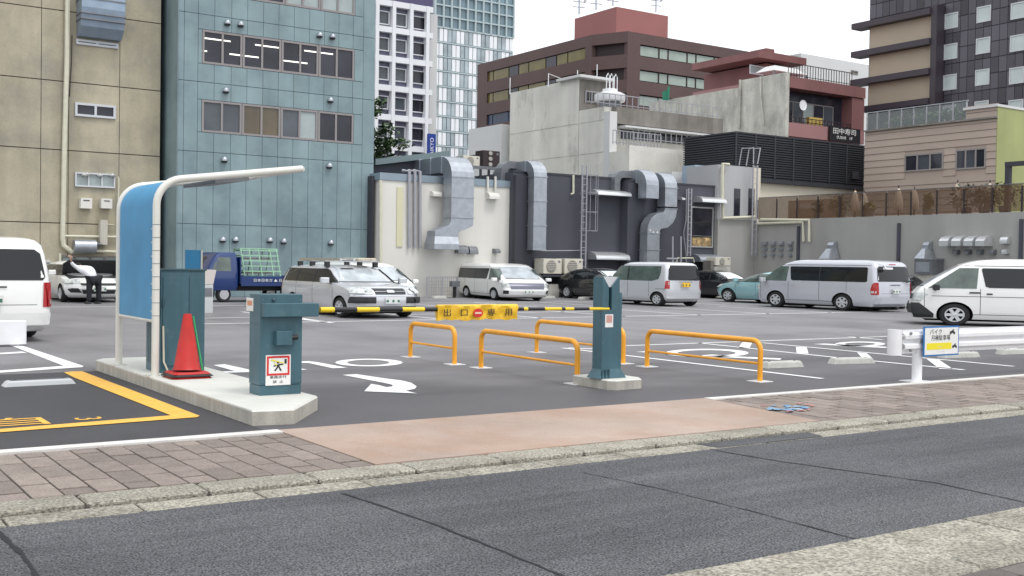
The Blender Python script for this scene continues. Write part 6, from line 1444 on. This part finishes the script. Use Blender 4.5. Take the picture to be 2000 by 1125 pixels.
hatch('hatchback','dark car with white sunshade just left of the turquoise hatchback',(37.35,39.0-.9+3),R(-90),cpaint('charcoal car paint',(.03,.03,.034),.2,.3),ws=mat('white sunshade',(.75,.77,.78),.5,local=True),glass=V['glass'],kx=1.0) if 0 else None
hatch('hatchback','dark car with a white sunshade just left of the turquoise hatchback',(cor(1432,41.2),41.85),R(-90),cpaint('charcoal car paint',(.03,.03,.034),.2,.3),ws=mat('white sunshade',(.75,.77,.78),.5,local=True),glass=V['glass'],kx=1.08)
# white minivan behind the estate
hiace('white_minivan','white minivan mostly hidden behind the silver estate car',(19.0,38.6),R(-90),WHITE,zs=.81,kx=1.2,P=nv_P,cat='minivan')
# white car with raised bonnet
hc=hatch('white_hatchback','white car with its bonnet raised in front of the beige building',(9.85,43.6),R(-90),WHITE,kx=1.28,glass=V['glass'],ws=V['glass'])
m=hc.mb(); pts=[(1.08,1.05),(1.25,1.30),(1.52,1.50),(1.62,1.50)]
m.loft([[(x,-.62-.08*k,z) for x,z in [pts[0]]]+[(pts[0][0],.62+.08*k,pts[0][1])] for k in(0,)][:0] or [[(1.02,-.74,1.00),(1.02,.74,1.00),(1.05,.74,1.04),(1.05,-.74,1.04)],[(1.30,-.78,1.34),(1.30,.78,1.34),(1.28,.78,1.38),(1.28,-.78,1.38)],[(1.62,-.66,1.50),(1.62,.66,1.50),(1.60,.66,1.54),(1.60,-.66,1.54)]])
m.build('raised_bonnet',mat('dark bonnet underside',(.03,.03,.032),.8),hc.r,world=False)
m=hc.mb(); m.loft([[(1.06,-.72,.90),(1.06,.72,.90),(1.06,.72,1.0),(1.06,-.72,1.0)],[(1.75,-.70,.80),(1.75,.70,.80),(1.75,.70,.90),(1.75,-.70,.90)]]); m.build('engine_bay',V['trim'],hc.r,world=False)
hatch('hatchback','grey green car half hidden behind the white car with raised bonnet at left',(5.6,45.0),R(-90),cpaint('grey green car paint',(.16,.20,.18),.3,.35),kx=1.2,glass=V['glass'])
# ------------------------------------------------ blue flatbed truck
KT=.93
BLU=cpaint('dark blue truck paint',(.008,.032,.14)); tr=thing('blue_truck','dark blue flatbed truck carrying a green glass rack, beside the teal building','truck',(15.75,41.6,0),R(180))
TP=[(.45,.95,2.33,.80),(.60,.90,2.36,.84),(.95,.90,2.36,.84),(1.15,.90,2.30,.83),(1.55,.92,2.08,.80),(1.78,.95,1.92,.76),(1.88,1.02,1.80,.66)]
tc=Car.__new__(Car); tc.r=tr; tc.P=TP; tc.n=7; tc.sc=(KT,KX,1); tc.paint=BLU
mbx=tc.mb(); rings=[]
for z,xr,xf,w in TP:
    c=(xr+xf)/2;l=(xf-xr)/2;e=2/7; rings.append([(c+l*math.copysign(abs(math.cos(a))**e,math.cos(a)),w*math.copysign(abs(math.sin(a))**e,math.sin(a)),z) for a in [2*math.pi*(k+.5)/36 for k in range(36)]])
mbx.loft(rings).build('cab',BLU,tr,smooth=True,world=False)
tc.sidew([(1.18,1.30,2.18),(1.50,1.30,2.02),(1.70,1.32,1.86)],V['glassg']); tc.endw([(1.2,-.72,.72),(1.72,-.64,.64)],V['glass'],'windscreen',1); tc.endw([(1.3,-.5,.5),(1.66,-.5,.5)],V['glassg'],'rear_window',-1)
for sg in(-1,1): tc.patch('headlight',tc.end,[(.66,sg*.5,sg*.78),(.82,sg*.5,sg*.78)],V['lamp'],1,.01,4)
m=tc.mb(); m.box(-2.3,2.1,-.35,.35,.42,.60); m.build('chassis',V['trim'],tr,world=False)
m=tc.mb(); m.box(-2.35,.86,-.80,.80,.62,.70); m.build('bed_floor',V['trim'],tr,world=False)
for y in(-.83,.80): m=tc.mb(); m.box(-2.35,.86,y,y+.03,.62,1.0); m.build('side_board',BLU,tr,world=False)
m=tc.mb(); m.box(-2.38,-2.351,-.83,.83,.62,1.0); m.build('tail_board',BLU,tr,world=False)
m=tc.mb(); m.box(.861,.895,-.80,.80,.70,1.72); m.build('headboard',BLU,tr,world=False)
for x in(1.55,-1.2):
    for sg in(-1,1):
        m=tc.mb(); m.lathe([(.18,-.1),(.27,-.1),(.30,-.06),(.30,.06),(.27,.1),(.18,.1)],(x,sg*.68,.30),'y',24); w=m.build('wheel',V['tyre'],tr,smooth=True,world=False)
        m=tc.mb(); m.lathe([(.19,-.105),(.15,-.05),(.15,.05),(.19,.105)],(x,sg*.68,.30),'y',20); m.build('rim',V['chrome'],w,smooth=True,world=False)
text('truck_lettering','日本日本ガ ▲ 日本',.13,M['signw'],(-.35*KT,.84*KX,.83),(-1,0,0),(0,0,1),tr,.004,sx=1.2,world=False)
gk=thing('glass_rack','pale green steel glass carrying rack standing on the blue truck bed','rack',(15.75,41.6,.70),R(180)); grn=mat('pale green steel',(.30,.50,.36),.5,var=.1,vs=4)
for y0_,y1_ in((.30,.72),(-.72,-.30)):
    for x in(-.95,-.65,-.15,.25,.60): 
        m=tc.mb(); s_=.22*(1 if y0_>0 else -1); m.tube([(x,.70 if y0_>0 else -.70,0),(x,.25 if y0_>0 else -.25,1.35)],.022,6); m.build('rack_upright',grn,gk,world=False)
    for k in range(7): z=.08+k*.20; f=1-z/1.35; y=(.25+.45*f)*(1 if y0_>0 else -1); m=tc.mb(); m.box(-1.0,.65,y-.02,y+.02,z-.025,z+.025); m.build('rack_rail',grn,gk,world=False)
m=tc.mb(); m.box(-1.0,.65,-.27,.27,1.33,1.37); m.build('rack_top',grn,gk,world=False)
for k in range(4): m=tc.mb(); z=.1+k*.28; m.box(-.8,.5,-.25,.25,z,z+.06); m.build('rack_shelf',mat('grey timber board',(.22,.20,.18),.8),gk,world=False)
# ------------------------------------------------ roof gear on silver van
# ================================================= PERSON bending into the engine bay
def skin(name,verts,edges,radii,mt,parent,sub=2,sc=(1.28,1.28,1)):
    me=bpy.data.meshes.new(name); me.from_pydata([(v[0]*sc[0],v[1]*sc[1],v[2]*sc[2]) for v in verts],edges,[]); o=bpy.data.objects.new(name,me); COL.objects.link(o)
    sk=o.modifiers.new('s','SKIN'); sb=o.modifiers.new('u','SUBSURF'); sb.levels=sub; sb.render_levels=sub
    for i,r_ in enumerate(radii): me.skin_vertices[0].data[i].radius=(r_*1.15,r_*1.0)
    me.skin_vertices[0].data[0].use_root=True; bpy.context.view_layer.update()
    m2=bpy.data.meshes.new_from_object(o.evaluated_get(bpy.context.evaluated_depsgraph_get())); bpy.data.objects.remove(o)
    m2.name=name; m2.materials.clear(); m2.materials.append(mt)
    for p in m2.polygons: p.use_smooth=True; p.material_index=0
    o=bpy.data.objects.new(name,m2); COL.objects.link(o); o.parent=parent; return o
pe=thing('person','person in white shirt and black trousers leaning under the raised car bonnet','person',(9.45,40.0,0),R(12))
skn=mat('skin',(.42,.26,.19),.6); shirt=mat('white shirt cloth',(.72,.72,.76),.8,var=.05,vs=8); trou=mat('black trouser cloth',(.012,.013,.018),.8)
# x to the right in the photo, y away, z up
Vb=[(0,0,.90),(-.02,.14,1.08),(-.10,.34,1.24),(-.13,.44,1.28),(-.17,.56,1.30),   # pelvis chest neck head
    (-.30,.36,1.25),(-.42,.36,1.36),(-.50,.30,1.52),(-.52,.29,1.60), # raised arm
    (.10,.36,1.22),(.20,.36,1.00),(.22,.42,.80),(.22,.45,.72), # hanging arm
    (-.09,.0,.84),(-.13,-.02,.47),(-.13,-.02,.09),(-.14,.12,.05),
    (.12,.0,.84),(.14,-.02,.47),(.14,-.02,.09),(.15,.12,.05)]
Eb=[(0,1),(1,2),(2,3),(3,4),(2,5),(5,6),(6,7),(7,8),(2,9),(9,10),(10,11),(11,12),(0,13),(13,14),(14,15),(15,16),(0,17),(17,18),(18,19),(19,20)]
rb_=[.09,.09,.10,.05,.085,.035,.03,.028,.03,.035,.03,.03,.03,.05,.04,.03,.03,.05,.04,.03,.03]
skin('body',Vb,Eb,rb_,skn,pe)
skin('shirt',[Vb[0][:2]+(.84,),Vb[1],Vb[2],Vb[5],Vb[6],(-.47,.33,1.46),Vb[9],Vb[10],(.215,.40,.86)],[(0,1),(1,2),(2,3),(3,4),(4,5),(2,6),(6,7),(7,8)],[.172,.168,.165,.075,.065,.055,.075,.065,.055],shirt,pe)
skin('trousers',[Vb[0],Vb[13],Vb[14],(-.13,-.02,.06),Vb[17],Vb[18],(.14,-.02,.06)],[(0,1),(1,2),(2,3),(0,4),(4,5),(5,6)],[.175,.145,.095,.088,.145,.095,.088],trou,pe)
MB((1.28,1.28,1)).lathe([(.02,-.10),(.085,-.06),(.10,.0),(.09,.06),(.03,.10)],(-.18,.57,1.32),'z',14).build('hair',mat('black hair',(.01,.01,.01),.6),pe,smooth=True,world=False)
for sg in(-1,1):
    MB((1.28,1.28,1)).rbox(sg*.135-.05,sg*.135+.05,-.09,.19,.0,.075,.03).build('shoe',V['trim'],pe,world=False,bevel=.015)
for bx,by,bz,ax in((-.52,.29,1.61,-1),(.22,.45,.71,1)):
    for k,(dx,l) in enumerate(((-.03,.065),(-.01,.075),(.01,.07),(.03,.055))):
        MB((1.28,1.28,1)).tube([(bx+dx,by,bz),(bx+dx*1.2,by+.01,bz-ax*l*.5),(bx+dx*1.2,by+.03,bz-ax*l)],.010,6).build('finger',skn,pe,smooth=True,world=False)
    MB((1.28,1.28,1)).tube([(bx+.03,by-.01,bz+ax*.03),(bx+.055,by+.0,bz+ax*.0),(bx+.06,by+.02,bz-ax*.03)],.011,6).build('thumb',skn,pe,smooth=True,world=False)
# far wheel stops along the back of the lot
gg='concrete wheel stops under the far vehicles'
def far_stop(x0,x1,y,label):
    a,b=G(x0,y),G(x1,y-(x1-x0)*.0); stop_(a,(a[0]+(b[0]-a[0]),a[1]),.12,label,gg,M['blockc'],.2)
far_stop(845,873,583,'pale wheel stop left of the chrome grilled white van')
far_stop(1060,1085,583,'pale wheel stop between the chrome grilled van and the black car')
far_stop(1130,1152,585,'pale wheel stop under the black compact car')
# low mesh fence and grey box by the off white wall
fn=thing('mesh_fence','low thin mesh fence before the off white wall beside the chrome grilled van','fence',(cor(840,44.8),44.8,0))
fa,fb_=cor(838,44.8),cor(897,44.8)
fm_=M['pipe']
for u in(fa,cor(868,44.8),fb_): MB().tube([(u,44.8,0),(u,44.8,Z('V',44.8,850,540))],.04,6).build('fence_post',fm_,fn)
zf_=Z('V',44.8,850,540)
MB().box(fa,fb_,44.78,44.82,zf_-.04,zf_).build('fence_rail',fm_,fn)
mbf=MB(); 
k=fa+.12
while k<fb_: mbf.box(k-.006,k+.006,44.79,44.81,.05,zf_-.04); k+=.12
z=.15
while z<zf_: mbf.box(fa,fb_,44.788,44.812,z-.006,z+.006); z+=.15
mbf.build('fence_mesh',fm_,fn)['kind']='stuff'
gb2=thing('grey_meter_box','small dark grey box on a post behind the rear of the chrome grilled van','box',(cor(887,44.5),44.5,0)); s=span('V',44.5,(880,549),(895,560)); MB().box(s[0],s[1],44.35,44.6,s[2],s[3]).build('box_body',M['galvd'],gb2); MB().box((s[0]+s[1])/2-.06,(s[0]+s[1])/2+.06,44.42,44.55,0,s[2]-.001).build('box_post',M['blackp'],gb2)
